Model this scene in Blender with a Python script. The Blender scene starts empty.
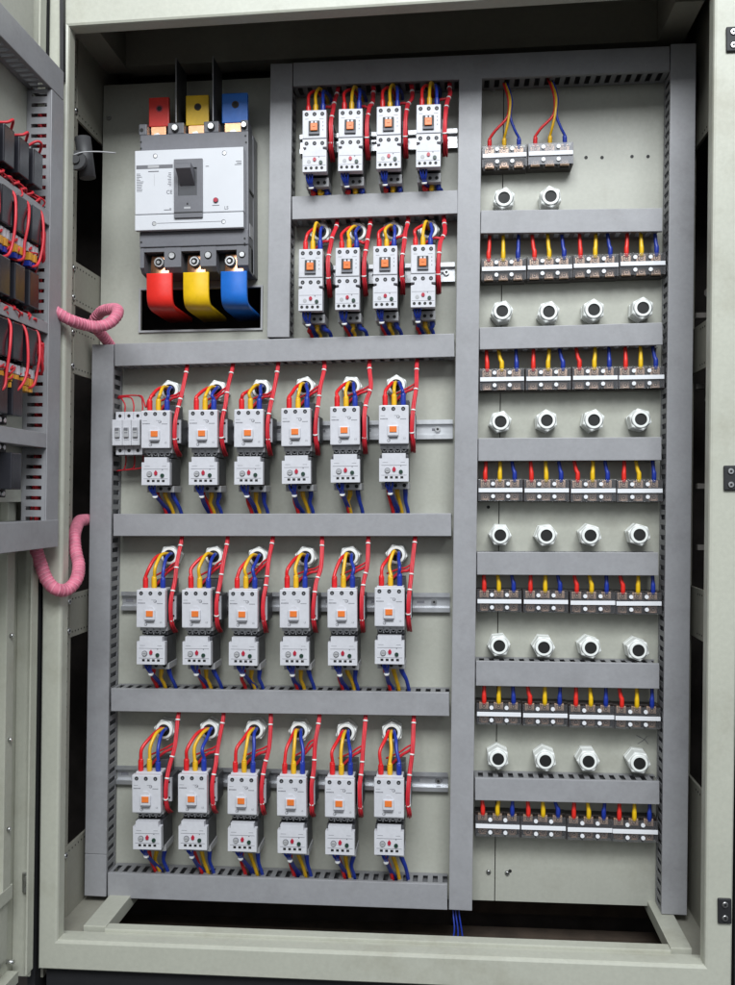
import bpy, bmesh, math, random
from mathutils import Vector, Matrix
random.seed(7)
scene = bpy.context.scene
COL = scene.collection
K = 0.0172                      # the whole enclosure leans about one degree


def lean(x, z):
    return x + K * z


# ------------------------------------------------------------------ materials
def srgb(r, g, b):
    def f(c):
        c /= 255.0
        return c / 12.92 if c <= 0.04045 else ((c + 0.055) / 1.055) ** 2.4
    return (f(r), f(g), f(b))


def mat(name, rgb, rough=0.5, metal=0.0, var=0.10, scale=25.0, bump=0.0, bscale=400.0, dirt=None, dirt_amt=0.0,
        coat=0.0, dscale=6.0, stretch=None):
    m = bpy.data.materials.new(name)
    m.use_nodes = True
    nt = m.node_tree
    b = nt.nodes['Principled BSDF']
    b.inputs['Roughness'].default_value = rough
    b.inputs['Metallic'].default_value = metal
    if coat:
        b.inputs['Coat Weight'].default_value = coat
    tc = nt.nodes.new('ShaderNodeTexCoord')
    geo = nt.nodes.new('ShaderNodeNewGeometry')
    src = geo.outputs['Position']
    if stretch:
        mp = nt.nodes.new('ShaderNodeMapping')
        mp.inputs['Scale'].default_value = stretch
        nt.links.new(src, mp.inputs['Vector'])
        src = mp.outputs['Vector']
    n = nt.nodes.new('ShaderNodeTexNoise')
    n.inputs['Scale'].default_value = scale
    n.inputs['Detail'].default_value = 6
    nt.links.new(src, n.inputs['Vector'])
    r = nt.nodes.new('ShaderNodeValToRGB')
    r.color_ramp.elements[0].position = 0.3
    r.color_ramp.elements[1].position = 0.7
    r.color_ramp.elements[0].color = tuple(c * (1 - var) for c in rgb) + (1,)
    r.color_ramp.elements[1].color = tuple(min(1, c * (1 + var)) for c in rgb) + (1,)
    nt.links.new(n.outputs['Fac'], r.inputs['Fac'])
    out = r.outputs['Color']
    if bump:
        nf = nt.nodes.new('ShaderNodeTexNoise')
        nf.inputs['Scale'].default_value = 170
        nf.inputs['Detail'].default_value = 3
        nt.links.new(geo.outputs['Position'], nf.inputs['Vector'])
        mrf = nt.nodes.new('ShaderNodeMapRange')
        mrf.inputs['To Min'].default_value = 0.90
        mrf.inputs['To Max'].default_value = 1.08
        nt.links.new(nf.outputs['Fac'], mrf.inputs['Value'])
        mm = nt.nodes.new('ShaderNodeMixRGB')
        mm.blend_type = 'MULTIPLY'
        mm.inputs[0].default_value = 1.0
        nt.links.new(out, mm.inputs[1])
        nt.links.new(mrf.outputs['Result'], mm.inputs[2])
        out = mm.outputs[0]
    if dirt:
        n2 = nt.nodes.new('ShaderNodeTexNoise')
        n2.inputs['Scale'].default_value = dscale
        n2.inputs['Detail'].default_value = 9
        n2.inputs['Roughness'].default_value = 0.68
        nt.links.new(geo.outputs['Position'], n2.inputs['Vector'])
        r2 = nt.nodes.new('ShaderNodeValToRGB')
        r2.color_ramp.elements[0].position = 0.52
        r2.color_ramp.elements[1].position = 0.78
        r2.color_ramp.elements[0].color = (0, 0, 0, 1)
        r2.color_ramp.elements[1].color = (dirt_amt,) * 3 + (1,)
        nt.links.new(n2.outputs['Fac'], r2.inputs['Fac'])
        mx = nt.nodes.new('ShaderNodeMixRGB')
        mx.inputs[2].default_value = dirt + (1,)
        nt.links.new(r2.outputs['Color'], mx.inputs[0])
        nt.links.new(out, mx.inputs[1])
        out = mx.outputs[0]
    nt.links.new(out, b.inputs['Base Color'])
    n3 = nt.nodes.new('ShaderNodeTexNoise')
    n3.inputs['Scale'].default_value = scale * 2.3
    nt.links.new(src, n3.inputs['Vector'])
    mr = nt.nodes.new('ShaderNodeMapRange')
    mr.inputs['To Min'].default_value = max(0.03, rough - 0.08)
    mr.inputs['To Max'].default_value = min(1, rough + 0.08)
    nt.links.new(n3.outputs['Fac'], mr.inputs['Value'])
    nt.links.new(mr.outputs['Result'], b.inputs['Roughness'])
    if bump:
        n4 = nt.nodes.new('ShaderNodeTexNoise')
        n4.inputs['Scale'].default_value = bscale
        nt.links.new(geo.outputs['Position'], n4.inputs['Vector'])
        bp = nt.nodes.new('ShaderNodeBump')
        bp.inputs['Strength'].default_value = bump
        bp.inputs['Distance'].default_value = 0.001
        nt.links.new(n4.outputs['Fac'], bp.inputs['Height'])
        nt.links.new(bp.outputs['Normal'], b.inputs['Normal'])
    return m


M = {}
M['frame'] = mat('painted_frame_steel', (0.465, 0.468, 0.395), 0.42, var=0.04, scale=9, bump=0.12, bscale=900,
                 dirt=(0.20, 0.17, 0.10), dirt_amt=0.45, dscale=7)
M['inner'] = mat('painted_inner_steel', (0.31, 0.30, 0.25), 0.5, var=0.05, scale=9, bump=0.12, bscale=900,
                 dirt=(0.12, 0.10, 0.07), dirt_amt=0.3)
M['plate'] = mat('mounting_plate_paint', (0.425, 0.427, 0.37), 0.40, var=0.04, scale=7, bump=0.12, bscale=800,
                 dirt=(0.24, 0.22, 0.17), dirt_amt=0.40, dscale=14)
M['dark'] = mat('unlit_bay_steel', (0.06, 0.05, 0.045), 0.8, var=0.3)  # the bays' shade is put into this dark colour
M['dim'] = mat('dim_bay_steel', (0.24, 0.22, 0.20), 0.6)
M['brown'] = mat('dusty_floor_board', (0.065, 0.046, 0.033), 0.9, var=0.3, scale=30)
M['duct'] = mat('grey_pvc', (0.318, 0.317, 0.330), 0.42, var=0.05, scale=22, bump=0.12, bscale=600,
                dirt=(0.19, 0.18, 0.18), dirt_amt=0.45, dscale=16)
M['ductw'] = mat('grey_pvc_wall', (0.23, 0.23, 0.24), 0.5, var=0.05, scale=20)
M['white'] = mat('light_grey_plastic', (0.60, 0.60, 0.635), 0.38, var=0.03, scale=30, bump=0.05)
M['step'] = mat('grey_plastic', (0.40, 0.40, 0.41), 0.45, var=0.04)
M['panel'] = mat('breaker_white', (0.62, 0.63, 0.66), 0.33, var=0.025, scale=18)
M['char'] = mat('charcoal_plastic', (0.055, 0.056, 0.063), 0.48, var=0.08, bump=0.08)
M['grey'] = mat('breaker_grey', (0.135, 0.135, 0.15), 0.45, var=0.06, bump=0.08)
M['black'] = mat('black_hole', (0.008, 0.008, 0.008), 0.6)
M['rubber'] = mat('black_rubber', (0.014, 0.014, 0.016), 0.6)
M['ink'] = mat('grey_ink', (0.16, 0.16, 0.18), 0.6)
M['orange'] = mat('orange_indicator', (0.78, 0.19, 0.035), 0.35, var=0.06)
M['redbtn'] = mat('red_button', (0.42, 0.02, 0.045), 0.3)
M['green'] = mat('dark_green_button', (0.015, 0.045, 0.03), 0.35)
M['steel'] = mat('zinc_steel', (0.62, 0.62, 0.62), 0.32, 1.0, var=0.12, scale=60)
M['rail'] = mat('zinc_rail', (0.72, 0.73, 0.75), 0.36, 0.85, var=0.08, scale=40)
M['copper'] = mat('copper', (0.80, 0.42, 0.24), 0.34, 1.0, var=0.15, scale=80)
M['brass'] = mat('tarnished_brass_clamp', (0.62, 0.43, 0.31), 0.42, 0.55, var=0.25, scale=120)
M['red'] = mat('red_insulation', (0.66, 0.016, 0.02), 0.35, var=0.10, scale=60)
M['pink'] = mat('red_control_insulation', (0.58, 0.022, 0.035), 0.45, var=0.15, scale=60)
M['yellow'] = mat('yellow_insulation', (0.74, 0.42, 0.012), 0.35, var=0.08, scale=60)
M['blue'] = mat('blue_insulation', (0.013, 0.038, 0.32), 0.35, var=0.10, scale=60)
M['redsl'] = mat('red_shrink_sleeve', (0.80, 0.03, 0.02), 0.40, var=0.06, scale=50, bump=0.06)
M['yelsl'] = mat('yellow_shrink_sleeve', (0.84, 0.52, 0.010), 0.38, var=0.06, scale=50, bump=0.06)
M['blusl'] = mat('blue_shrink_sleeve', (0.013, 0.150, 0.58), 0.38, var=0.06, scale=50, bump=0.06)
M['tie'] = mat('white_nylon', (0.75, 0.75, 0.73), 0.4)
M['gland'] = mat('pale_nylon_gland', (0.86, 0.88, 0.85), 0.38, var=0.03, coat=0.2)
M['strip'] = mat('white_label_strip', (0.80, 0.81, 0.84), 0.4, var=0.02)
M['base'] = mat('brown_black_bakelite', (0.028, 0.021, 0.019), 0.35, var=0.15)
M['spiral'] = mat('pink_spiral_wrap', (0.66, 0.22, 0.30), 0.62, var=0.25, scale=90)
M['spiral2'] = mat('red_wire_bundle', (0.62, 0.16, 0.24), 0.62, var=0.2, scale=90)
M['clipg'] = mat('dull_grey_plastic', (0.042, 0.042, 0.044), 0.55, var=0.1)
M['floor'] = mat('dark_concrete', (0.018, 0.017, 0.017), 0.9, var=0.3, scale=12)
M['amber'] = mat('amber_lamp_plastic', (0.75, 0.36, 0.04), 0.35)
M['relay'] = mat('smoked_relay_case', (0.022, 0.022, 0.028), 0.22, var=0.1)


def clear_mat():
    m = bpy.data.materials.new('clear_acrylic_cover')
    m.use_nodes = True
    nt = m.node_tree
    nt.nodes.remove(nt.nodes['Principled BSDF'])
    o = nt.nodes['Material Output']
    t = nt.nodes.new('ShaderNodeBsdfTransparent')
    n = nt.nodes.new('ShaderNodeTexNoise')
    n.inputs['Scale'].default_value = 40
    g = nt.nodes.new('ShaderNodeBsdfGlossy')
    g.inputs['Roughness'].default_value = 0.12
    d = nt.nodes.new('ShaderNodeBsdfDiffuse')
    d.inputs['Color'].default_value = (0.6, 0.6, 0.63, 1)
    t.inputs['Color'].default_value = (0.93, 0.93, 0.94, 1)
    fr = nt.nodes.new('ShaderNodeFresnel')
    fr.inputs['IOR'].default_value = 1.45
    mr = nt.nodes.new('ShaderNodeMapRange')
    mr.inputs['To Min'].default_value = 0.03
    mr.inputs['To Max'].default_value = 0.10
    nt.links.new(n.outputs['Fac'], mr.inputs['Value'])
    m1 = nt.nodes.new('ShaderNodeMixShader')
    nt.links.new(mr.outputs['Result'], m1.inputs[0])
    nt.links.new(t.outputs[0], m1.inputs[1])
    nt.links.new(d.outputs[0], m1.inputs[2])
    m2 = nt.nodes.new('ShaderNodeMixShader')
    nt.links.new(fr.outputs[0], m2.inputs[0])
    nt.links.new(m1.outputs[0], m2.inputs[1])
    nt.links.new(g.outputs[0], m2.inputs[2])
    nt.links.new(m2.outputs[0], o.inputs['Surface'])
    return m


M['clear'] = clear_mat()


def glare_mat():  # stronger diffuse veil paints a bright reflection onto one cover
    m = M['clear'].copy()
    m.name = 'glare_acrylic_cover'
    for n in m.node_tree.nodes:
        if n.type == 'MAP_RANGE':
            n.inputs['To Min'].default_value = 0.22
            n.inputs['To Max'].default_value = 0.40
    return m


M['glare'] = glare_mat()


# ------------------------------------------------------------------ mesh builder
class MB:
    def __init__(self):
        self.bm = bmesh.new()
        self.mats = []

    def mi(self, m):
        if m not in self.mats:
            self.mats.append(m)
        return self.mats.index(m)

    def box(self, x0, x1, y0, y1, z0, z1, m, bev=0.0, seg=2, sh=0.0):
        x0, x1 = min(x0, x1), max(x0, x1)
        y0, y1 = min(y0, y1), max(y0, y1)
        z0, z1 = min(z0, z1), max(z0, z1)
        b = self.bm
        co = [(x0, y0, z0), (x1, y0, z0), (x1, y1, z0), (x0, y1, z0), (x0, y0, z1), (x1, y0, z1), (x1, y1, z1), (x0, y1, z1)]
        vs = [b.verts.new((x + sh * z, y, z)) for x, y, z in co]
        fs = [b.faces.new([vs[i] for i in f]) for f in
              ((0, 3, 2, 1), (4, 5, 6, 7), (0, 1, 5, 4), (1, 2, 6, 5), (2, 3, 7, 6), (3, 0, 4, 7))]
        k = self.mi(m)
        for f in fs:
            f.material_index = k
        if bev > 0:
            ed = set(e for f in fs for e in f.edges)
            bmesh.ops.bevel(b, geom=list(ed), offset=bev, segments=seg, affect='EDGES', profile=0.6, clamp_overlap=True,
                            material=k)
        return self

    def prism(self, poly, a0, a1, m, axis='y'):
        """poly in the plane across `axis`, extruded from a0 to a1"""
        def P(u, v, a):
            return (u, a, v) if axis == 'y' else ((a, u, v) if axis == 'x' else (u, v, a))
        b = self.bm
        lo = [b.verts.new(P(u, v, a0)) for u, v in poly]
        hi = [b.verts.new(P(u, v, a1)) for u, v in poly]
        k = self.mi(m)
        n = len(poly)
        fs = [b.faces.new(lo), b.faces.new(list(reversed(hi)))]
        for i in range(n):
            fs.append(b.faces.new([lo[i], hi[i], hi[(i + 1) % n], lo[(i + 1) % n]]))
        for f in fs:
            f.material_index = k
        bmesh.ops.recalc_face_normals(b, faces=fs)
        return self

    def cyl(self, p0, p1, r0, m, r1=None, seg=16, hole=0.0, mhole=None, smooth=True):
        r1 = r0 if r1 is None else r1
        p0, p1 = Vector(p0), Vector(p1)
        d = (p1 - p0).normalized()
        a = d.orthogonal().normalized()
        c = d.cross(a)
        b = self.bm
        k = self.mi(m)

        def ring(p, r):
            return [b.verts.new(p + (a * math.cos(2 * math.pi * (i + .5) / seg) + c * math.sin(2 * math.pi * (i + .5) / seg)) * r) for i in range(seg)]
        A, B = ring(p0, r0), ring(p1, r1)
        fs = []
        for i in range(seg):
            f = b.faces.new([A[i], A[(i + 1) % seg], B[(i + 1) % seg], B[i]])
            f.smooth = smooth
            fs.append(f)
        fs.append(b.faces.new(list(reversed(A))))
        if hole:
            C = ring(p1, hole)
            D = ring(p0 + (p1 - p0) * 0.1, hole)
            for i in range(seg):
                fs.append(b.faces.new([B[i], B[(i + 1) % seg], C[(i + 1) % seg], C[i]]))
            for f in fs:
                f.material_index = k
            kh = self.mi(mhole or m)
            for i in range(seg):
                f = b.faces.new([C[i], C[(i + 1) % seg], D[(i + 1) % seg], D[i]])
                f.material_index = kh
                f.smooth = smooth
            f = b.faces.new(D)
            f.material_index = kh
        else:
            fs.append(b.faces.new(B))
            for f in fs:
                f.material_index = k
        return self

    def disc(self, x, z, y, r, m, seg=14, th=0.0004):
        return self.cyl((x, y, z), (x, y - th, z), r, m, seg=seg)

    def tube(self, pts, r, m, seg=8, sub=6, radii=None, flat=None):
        P = [Vector(p) for p in pts]
        R = radii or [r] * len(P)
        cp, cr = [], []
        n = len(P)
        for i in range(n - 1):
            p0 = P[i - 1] if i else P[0] * 2 - P[1]
            p1, p2 = P[i], P[i + 1]
            p3 = P[i + 2] if i + 2 < n else P[n - 1] * 2 - P[n - 2]
            for s in range(sub):
                t = s / sub
                cp.append(0.5 * ((2 * p1) + (p2 - p0) * t + (2 * p0 - 5 * p1 + 4 * p2 - p3) * t * t + (3 * p1 - p0 - 3 * p2 + p3) * t ** 3))
                cr.append(R[i] * (1 - t) + R[i + 1] * t)
        cp.append(P[-1])
        cr.append(R[-1])
        b = self.bm
        k = self.mi(m)
        prev = None
        a = None
        first = None
        for i, p in enumerate(cp):
            d = (cp[min(i + 1, len(cp) - 1)] - cp[max(i - 1, 0)])
            if d.length < 1e-9:
                d = Vector((0, 0, 1))
            d.normalize()
            if a is None:
                a = d.orthogonal().normalized()
            a = (a - d * a.dot(d))
            a = a.normalized() if a.length > 1e-6 else d.orthogonal().normalized()
            c = d.cross(a)
            rg = [b.verts.new(p + (a * math.cos(2 * math.pi * j / seg) + c * math.sin(2 * math.pi * j / seg)) * cr[i]) for j in range(seg)]
            if prev:
                for j in range(seg):
                    f = b.faces.new([prev[j], prev[(j + 1) % seg], rg[(j + 1) % seg], rg[j]])
                    f.smooth = True
                    f.material_index = k
            else:
                first = rg
            prev = rg
        f = b.faces.new(list(reversed(first)))
        f.material_index = k
        f = b.faces.new(prev)
        f.material_index = k
        return self

    def text(self, s, x, z, y, size, m, align='CENTER'):
        cu = bpy.data.curves.new('lettering', 'FONT')
        cu.body = s
        cu.size = size
        cu.align_x = align
        cu.extrude = 0.0001
        ob = bpy.data.objects.new('lettering', cu)
        COL.objects.link(ob)
        bpy.context.view_layer.update()
        me = bpy.data.meshes.new_from_object(ob.evaluated_get(bpy.context.evaluated_depsgraph_get()))
        bpy.data.objects.remove(ob)
        me.transform(Matrix.Translation((x, y, z)) @ Matrix.Rotation(math.pi / 2, 4, 'X'))
        k = self.mi(m)
        nf = len(self.bm.faces)
        self.bm.from_mesh(me)
        self.bm.faces.ensure_lookup_table()
        for f in self.bm.faces[nf:]:
            f.material_index = k
        bpy.data.meshes.remove(me)
        return self

    def build(self, name, parent=None, base=None, mesh_only=False):
        me = bpy.data.meshes.new(name)
        if base is not None:
            bmesh.ops.translate(self.bm, verts=self.bm.verts, vec=-Vector(base))
        self.bm.to_mesh(me)
        self.bm.free()
        for m in self.mats:
            me.materials.append(m)
        o = bpy.data.objects.new(name, me)
        COL.objects.link(o)
        if parent is not None:
            o.parent = parent
        elif base is not None:
            o.location = base
        return o


def tag(o, label, cat, group=None):
    o['label'] = label
    o['category'] = cat
    if group:
        o['group'] = group
    return o


def thing(name, label, cat, loc=(0, 0, 0), roty=0.0, group=None):
    o = bpy.data.objects.new(name, None)
    o.empty_display_size = 0.02
    COL.objects.link(o)
    o.location = loc
    o.rotation_euler = (0, roty, 0)
    return tag(o, label, cat, group)


def copy_tree(o, parent=None):
    c = o.copy()
    COL.objects.link(c)
    c.parent = parent
    for ch in list(o.children):
        copy_tree(ch, c)
    return c


ORD = ['first', 'second', 'third', 'fourth', 'fifth', 'sixth']

# ------------------------------------------------------------------ the setting
g = MB()
g.box(-30, 30, -30, 30, -0.90, -0.80, M['floor'])
f_ = g.build('floor')
f_['kind'] = 'structure'
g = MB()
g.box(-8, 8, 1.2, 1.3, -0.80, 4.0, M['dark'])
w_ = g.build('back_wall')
w_['kind'] = 'structure'

# ------------------------------------------------------------------ cabinet
FY = -0.193                       # front face of the frame
CB = Vector((0, 0, -0.66))
cab = thing('electrical_cabinet', 'tall open beige steel electrical cabinet holding all the switchgear', 'cabinet', CB)


def cpart(name, mb, parent=None):
    if parent is None or parent is cab:
        return mb.build(name, cab, CB)
    return mb.build(name, parent, CB)


# front frame ring (mitred, with a folded inner lip)
inn = [(lean(-0.4385, -0.596), -0.596), (lean(0.4445, -0.596), -0.596), (lean(0.4445, 0.700), 0.700), (lean(-0.4405, 0.691), 0.691)]
out = [(lean(-0.4660, -0.634), -0.637), (lean(0.4790, -0.637), -0.637), (lean(0.4850, 0.80), 0.80), (lean(-0.4700, 0.80), 0.80)]
fr = MB()
ch = 0.004


def ringpart(mb, a, b_, y0, y1, m):
    n = len(a)
    bm = mb.bm
    k = mb.mi(m)
    A = [bm.verts.new((u, y0, v)) for u, v in a]
    B = [bm.verts.new((u, y1, v)) for u, v in b_]
    for i in range(n):
        f = bm.faces.new([A[i], A[(i + 1) % n], B[(i + 1) % n], B[i]])
        f.material_index = k


def inset(poly, d):
    c = Vector((sum(p[0] for p in poly) / 4, sum(p[1] for p in poly) / 4))
    return [(u + (d if u < c.x else -d), v + (d if v < c.y else -d)) for u, v in poly]


ringpart(fr, inset(out, 0), inset(out, 0.002), FY + 0.002, FY, M['frame'])
ringpart(fr, inset(out, 0.002), inset(inn, -ch), FY, FY, M['frame'])
ringpart(fr, inset(inn, -ch), inset(inn, -0.0012), FY, FY + 0.0012, M['frame'])
ringpart(fr, inset(inn, -0.0012), inn, FY + 0.0012, FY + ch, M['frame'])
ringpart(fr, inn, inn, FY + ch, FY + 0.022, M['frame'])
ringpart(fr, inn, inset(inn, -0.014), FY + 0.022, FY + 0.022, M['frame'])
ringpart(fr, inset(inn, -0.014), inset(inn, -0.014), FY + 0.022, FY + 0.034, M['frame'])
ringpart(fr, inset(out, 0), inset(out, 0), FY + 0.002, FY + 0.05, M['frame'])
bmesh.ops.recalc_face_normals(fr.bm, faces=fr.bm.faces)
cpart('front_frame', fr)

# side frames with perforated bands and openings to the next bays
for s in (-1, 1):
    sf = MB()
    X = -0.4680 if s < 0 else 0.4760
    t = 0.004 * s
    bands = [(0.80, 0.600), (0.384, 0.318), (0.287, 0.214), (-0.120, -0.186), (-0.502, -0.66)] if s < 0 else \
            [(0.80, 0.560), (0.282, 0.212), (-0.115, -0.190), (-0.407, -0.66)]
    y_up = -0.098 if s < 0 else -0.105
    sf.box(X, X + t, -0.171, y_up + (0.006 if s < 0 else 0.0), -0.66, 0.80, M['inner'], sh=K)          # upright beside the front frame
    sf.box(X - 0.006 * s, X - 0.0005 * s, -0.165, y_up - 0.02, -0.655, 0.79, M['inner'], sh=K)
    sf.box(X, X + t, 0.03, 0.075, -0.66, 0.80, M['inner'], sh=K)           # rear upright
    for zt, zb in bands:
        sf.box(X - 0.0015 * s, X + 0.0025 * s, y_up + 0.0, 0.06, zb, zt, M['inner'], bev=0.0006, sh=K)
        xs = X - 0.0019 * s
        for z in (zt - 0.008, zb + 0.008):
            for i in range(7):
                y = y_up + 0.008 + i * 0.0115
                sf.cyl((lean(xs, z), y, z), (lean(xs + 0.0004 * s, z), y, z), 0.0014, M['black'], seg=8)
        for z in (zt - 0.011, zb + 0.011):
            sf.cyl((lean(xs - 0.001 * s, z), y_up - 0.004, z), (lean(xs + 0.003 * s, z), y_up - 0.004, z), 0.0042, M['steel'], seg=8)
            sf.cyl((lean(xs - 0.0014 * s, z), y_up - 0.004, z), (lean(xs, z), y_up - 0.004, z), 0.002, M['black'], seg=8)
    z = -0.65
    xs = X - 0.0065 * s
    while z < 0.75:
        sf.cyl((lean(X - 0.0004 * s, z), y_up - 0.006, z), (lean(X + 0.0004 * s, z), y_up - 0.006, z), 0.0016, M['black'], seg=6)
        z += 0.019
    cpart('side_frame', sf)

# mounting plate in two sheets with a thin seam, one with a cable cut-out
PXL, PXR, SEAM = -0.4645, 0.4640, 0.1795
PT, PB = 0.695, -0.603
pl = MB()
cx0, cx1, cz0, cz1 = -0.3967, -0.2003, 0.2945, 0.3600


def strip_plate(mb, x0, x1, z0, z1):
    mb.box(x0, x1, 0.0, 0.003, z0, z1, M['plate'], sh=K)


strip_plate(pl, PXL, cx0, PB, PT)
strip_plate(pl, cx1, SEAM - 0.0007, PB, PT)
strip_plate(pl, cx0, cx1, cz1, PT)
strip_plate(pl, cx0, cx1, PB, cz0)
for (a, b, c, d) in ((cx0 - 0.003, cx0, cz0 - 0.003, cz1 + 0.003), (cx1, cx1 + 0.003, cz0 - 0.003, cz1 + 0.003),
                     (cx0, cx1, cz1, cz1 + 0.003), (cx0, cx1, cz0 - 0.003, cz0)):
    pl.box(a, b, -0.0035, -0.0004, c, d, M['step'], sh=K)
p1 = cpart('mounting_plate', pl)
pl = MB()
strip_plate(pl, SEAM + 0.0007, PXR, PB, PT)
for x, z in ((0.3161, 0.5482), (0.3404, 0.5473), (0.3857, 0.5471), (0.4098, 0.5462), (0.1931, -0.5562), (0.163, 0.008)):
    pl.disc(x, z, -0.0002, 0.0026, M['black'])
p2 = cpart('mounting_plate', pl)
pk = MB()
pk.tube([(0.386, -0.0002, -0.343), (0.398, -0.0002, -0.349), (0.404, -0.0002, -0.356)], 0.0005, M['ink'], seg=4)
pk.tube([(0.388, -0.0002, -0.356), (0.398, -0.0002, -0.349), (0.402, -0.0002, -0.344)], 0.0004, M['ink'], seg=4)
cpart('pencil_mark', pk, p2)
for x, z, p in ((0.160, -0.5588, p1), (0.1807 + .008, -0.5597, p2), (-0.4438, 0.6415, p1), (0.174, 0.660, p1), (0.2049, 0.6598, p2)):
    sc = MB()
    sc.cyl((x, -0.0002, z), (x, -0.0026, z), 0.0042, M['steel'], r1=0.0028, seg=12)
    sc.box(x - 0.003, x + 0.003, -0.0028, -0.0024, z - 0.0005, z + 0.0005, M['black'])
    cpart('screw', sc, p)

# roof, floor panel with its opening, back and outer sides
rf = MB()
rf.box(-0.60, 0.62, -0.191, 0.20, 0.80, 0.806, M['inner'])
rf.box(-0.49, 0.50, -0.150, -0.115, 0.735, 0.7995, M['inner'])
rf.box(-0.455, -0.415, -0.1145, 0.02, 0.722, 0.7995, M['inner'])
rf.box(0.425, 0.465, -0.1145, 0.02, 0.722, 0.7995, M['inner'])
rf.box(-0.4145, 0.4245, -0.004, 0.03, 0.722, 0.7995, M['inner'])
cpart('roof_panel', rf)
fl = MB()
FZ = -0.5955
hx0, hx1, hy0, hy1 = -0.396, 0.401, -0.136, 0.12
for a, b, c, d in ((hx0 - 0.034, hx0, FY + 0.046, 0.16), (hx1, hx1 + 0.029, FY + 0.046, 0.16), (hx0 + 0.0005, hx1 - 0.0005, -0.1545, hy0), (hx0, hx1, hy1, 0.16)):
    fl.box(a, b, max(c, -0.1545), d, FZ - 0.02, FZ, M['frame'], bev=0.0012)
fl.box(-0.470, 0.470, FY + 0.0225, -0.1550, FZ - 0.0085, FZ - 0.0045, M['frame'])
fl.box(-0.490, hx0 - 0.0345, FY + 0.036, 0.2, FZ - 0.022, FZ - 0.013, M['inner'])
fl.box(hx1 + 0.0295, 0.490, FY + 0.036, 0.2, FZ - 0.022, FZ - 0.013, M['inner'])
cpart('floor_panel', fl)
ub = MB()
ub.box(-0.5, 0.5, -0.17, 0.25, -0.795, -0.785, M['brown'])
for i, (y, z) in enumerate(((-0.06, -0.70), (0.05, -0.68), (0.13, -0.66))):
    ub.box(-0.5, 0.5, y, y + 0.03, z - 0.02, z, M['brown'])
cpart('under_floor_tray', ub)
bk = MB()  # dark walls added to keep light out of the neighbouring bays
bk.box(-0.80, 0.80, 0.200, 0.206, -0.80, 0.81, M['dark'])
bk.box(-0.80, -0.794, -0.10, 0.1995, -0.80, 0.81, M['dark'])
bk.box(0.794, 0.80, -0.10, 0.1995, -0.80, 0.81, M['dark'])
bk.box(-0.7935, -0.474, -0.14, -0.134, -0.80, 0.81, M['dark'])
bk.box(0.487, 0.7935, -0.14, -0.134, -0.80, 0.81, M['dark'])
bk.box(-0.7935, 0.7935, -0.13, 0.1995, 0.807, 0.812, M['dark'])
cpart('dark_bay_box', bk)
for z0, z1 in ((0.33, 0.35), (0.17, 0.15), (-0.02, 0.02), (-0.30, -0.24), (-0.36, -0.33)):
    nb = MB()
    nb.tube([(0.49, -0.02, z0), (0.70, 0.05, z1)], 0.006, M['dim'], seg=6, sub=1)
    cpart('bay_brace', nb)
for z in (0.300, 0.19, 0.035, -0.06):
    nb = MB()
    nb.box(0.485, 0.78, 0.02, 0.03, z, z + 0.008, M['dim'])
    cpart('bay_shelf', nb)
pn = MB()  # black board put in for the darkness below the frame
pn.box(-0.47, 0.47, FY + 0.012, FY + 0.016, -0.80, -0.6385, M['rubber'])
cpart('dark_base_board', pn)
# black strips put in for the dark gaps at both outer edges
sl = MB()
sl.box(-0.4830, -0.4718, FY + 0.004, FY + 0.06, -0.75, 0.79, M['rubber'], sh=K)
cpart('dark_gap_strip', sl)
sl = MB()
sl.box(0.4862, 0.70, FY + 0.012, FY + 0.06, -0.75, 0.79, M['rubber'], sh=K)
cpart('dark_gap_strip', sl)
# latch keepers on the right stile
for x, z in ((0.4790, 0.6262), (0.4715, 0.0468), (0.4597, -0.5216)):
    lk = MB()
    lk.box(x - 0.0088, x + 0.0088, FY - 0.004, FY - 0.0002, z - 0.0165, z + 0.0165, M['rubber'], bev=0.003, seg=3)
    k = cpart('latch_keeper', lk)
    for dz in (-0.0088, 0.0088):
        sc = MB()
        sc.cyl((x, FY - 0.0041, z + dz), (x, FY - 0.006, z + dz), 0.0045, M['steel'], r1=0.0035, seg=14)
        sc.cyl((x, FY - 0.0061, z + dz), (x, FY - 0.0064, z + dz), 0.0018, M['black'], seg=6)
        cpart('screw', sc, k)

# the open door (hinged at the left, swung out towards the viewer)
DY0, DY1 = -0.205, -0.74
dr = MB()
dr.box(-0.5000, -0.4965, DY1, DY0, -0.640, 0.80, M['frame'], sh=K)                 # skin
dr.box(-0.4963, -0.4705, DY0 - 0.004, DY0, -0.640, 0.80, M['frame'], bev=0.001, sh=K)   # hinge side return
dr.box(-0.4705, -0.4680, DY0 - 0.018, DY0, -0.630, 0.80, M['frame'], sh=K)
dr.box(-0.4963, -0.4800, DY1, DY0 - 0.0185, -0.640, -0.625, M['frame'], sh=K)          # bottom return
door = cpart('door', dr)
rl = MB()
rl.box(-0.4963, -0.4845, -0.262, -0.240, -0.510, 0.05, M['frame'], bev=0.0012, sh=K)
rl.box(-0.4963, -0.4840, DY1, -0.235, -0.520, -0.500, M['frame'], bev=0.0012, sh=K)
rl.box(-0.4963, -0.4885, -0.262, -0.240, -0.600, -0.522, M['frame'], bev=0.0012, sh=K)
for z in (-0.16, -0.30, -0.42):
    rl.cyl((lean(-0.484, z), -0.252, z), (lean(-0.480, z), -0.252, z), 0.003, M['steel'], seg=8)
cpart('door_rail', rl, door)
mp = MB()
mp.box(-0.4780, -0.4745, DY1, -0.232, 0.02, 0.78, M['plate'], sh=K)
mp.cyl((lean(-0.4745, 0.50), -0.2400, 0.50), (lean(-0.4725, 0.50), -0.2400, 0.50), 0.003, M['steel'], seg=8)
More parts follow.
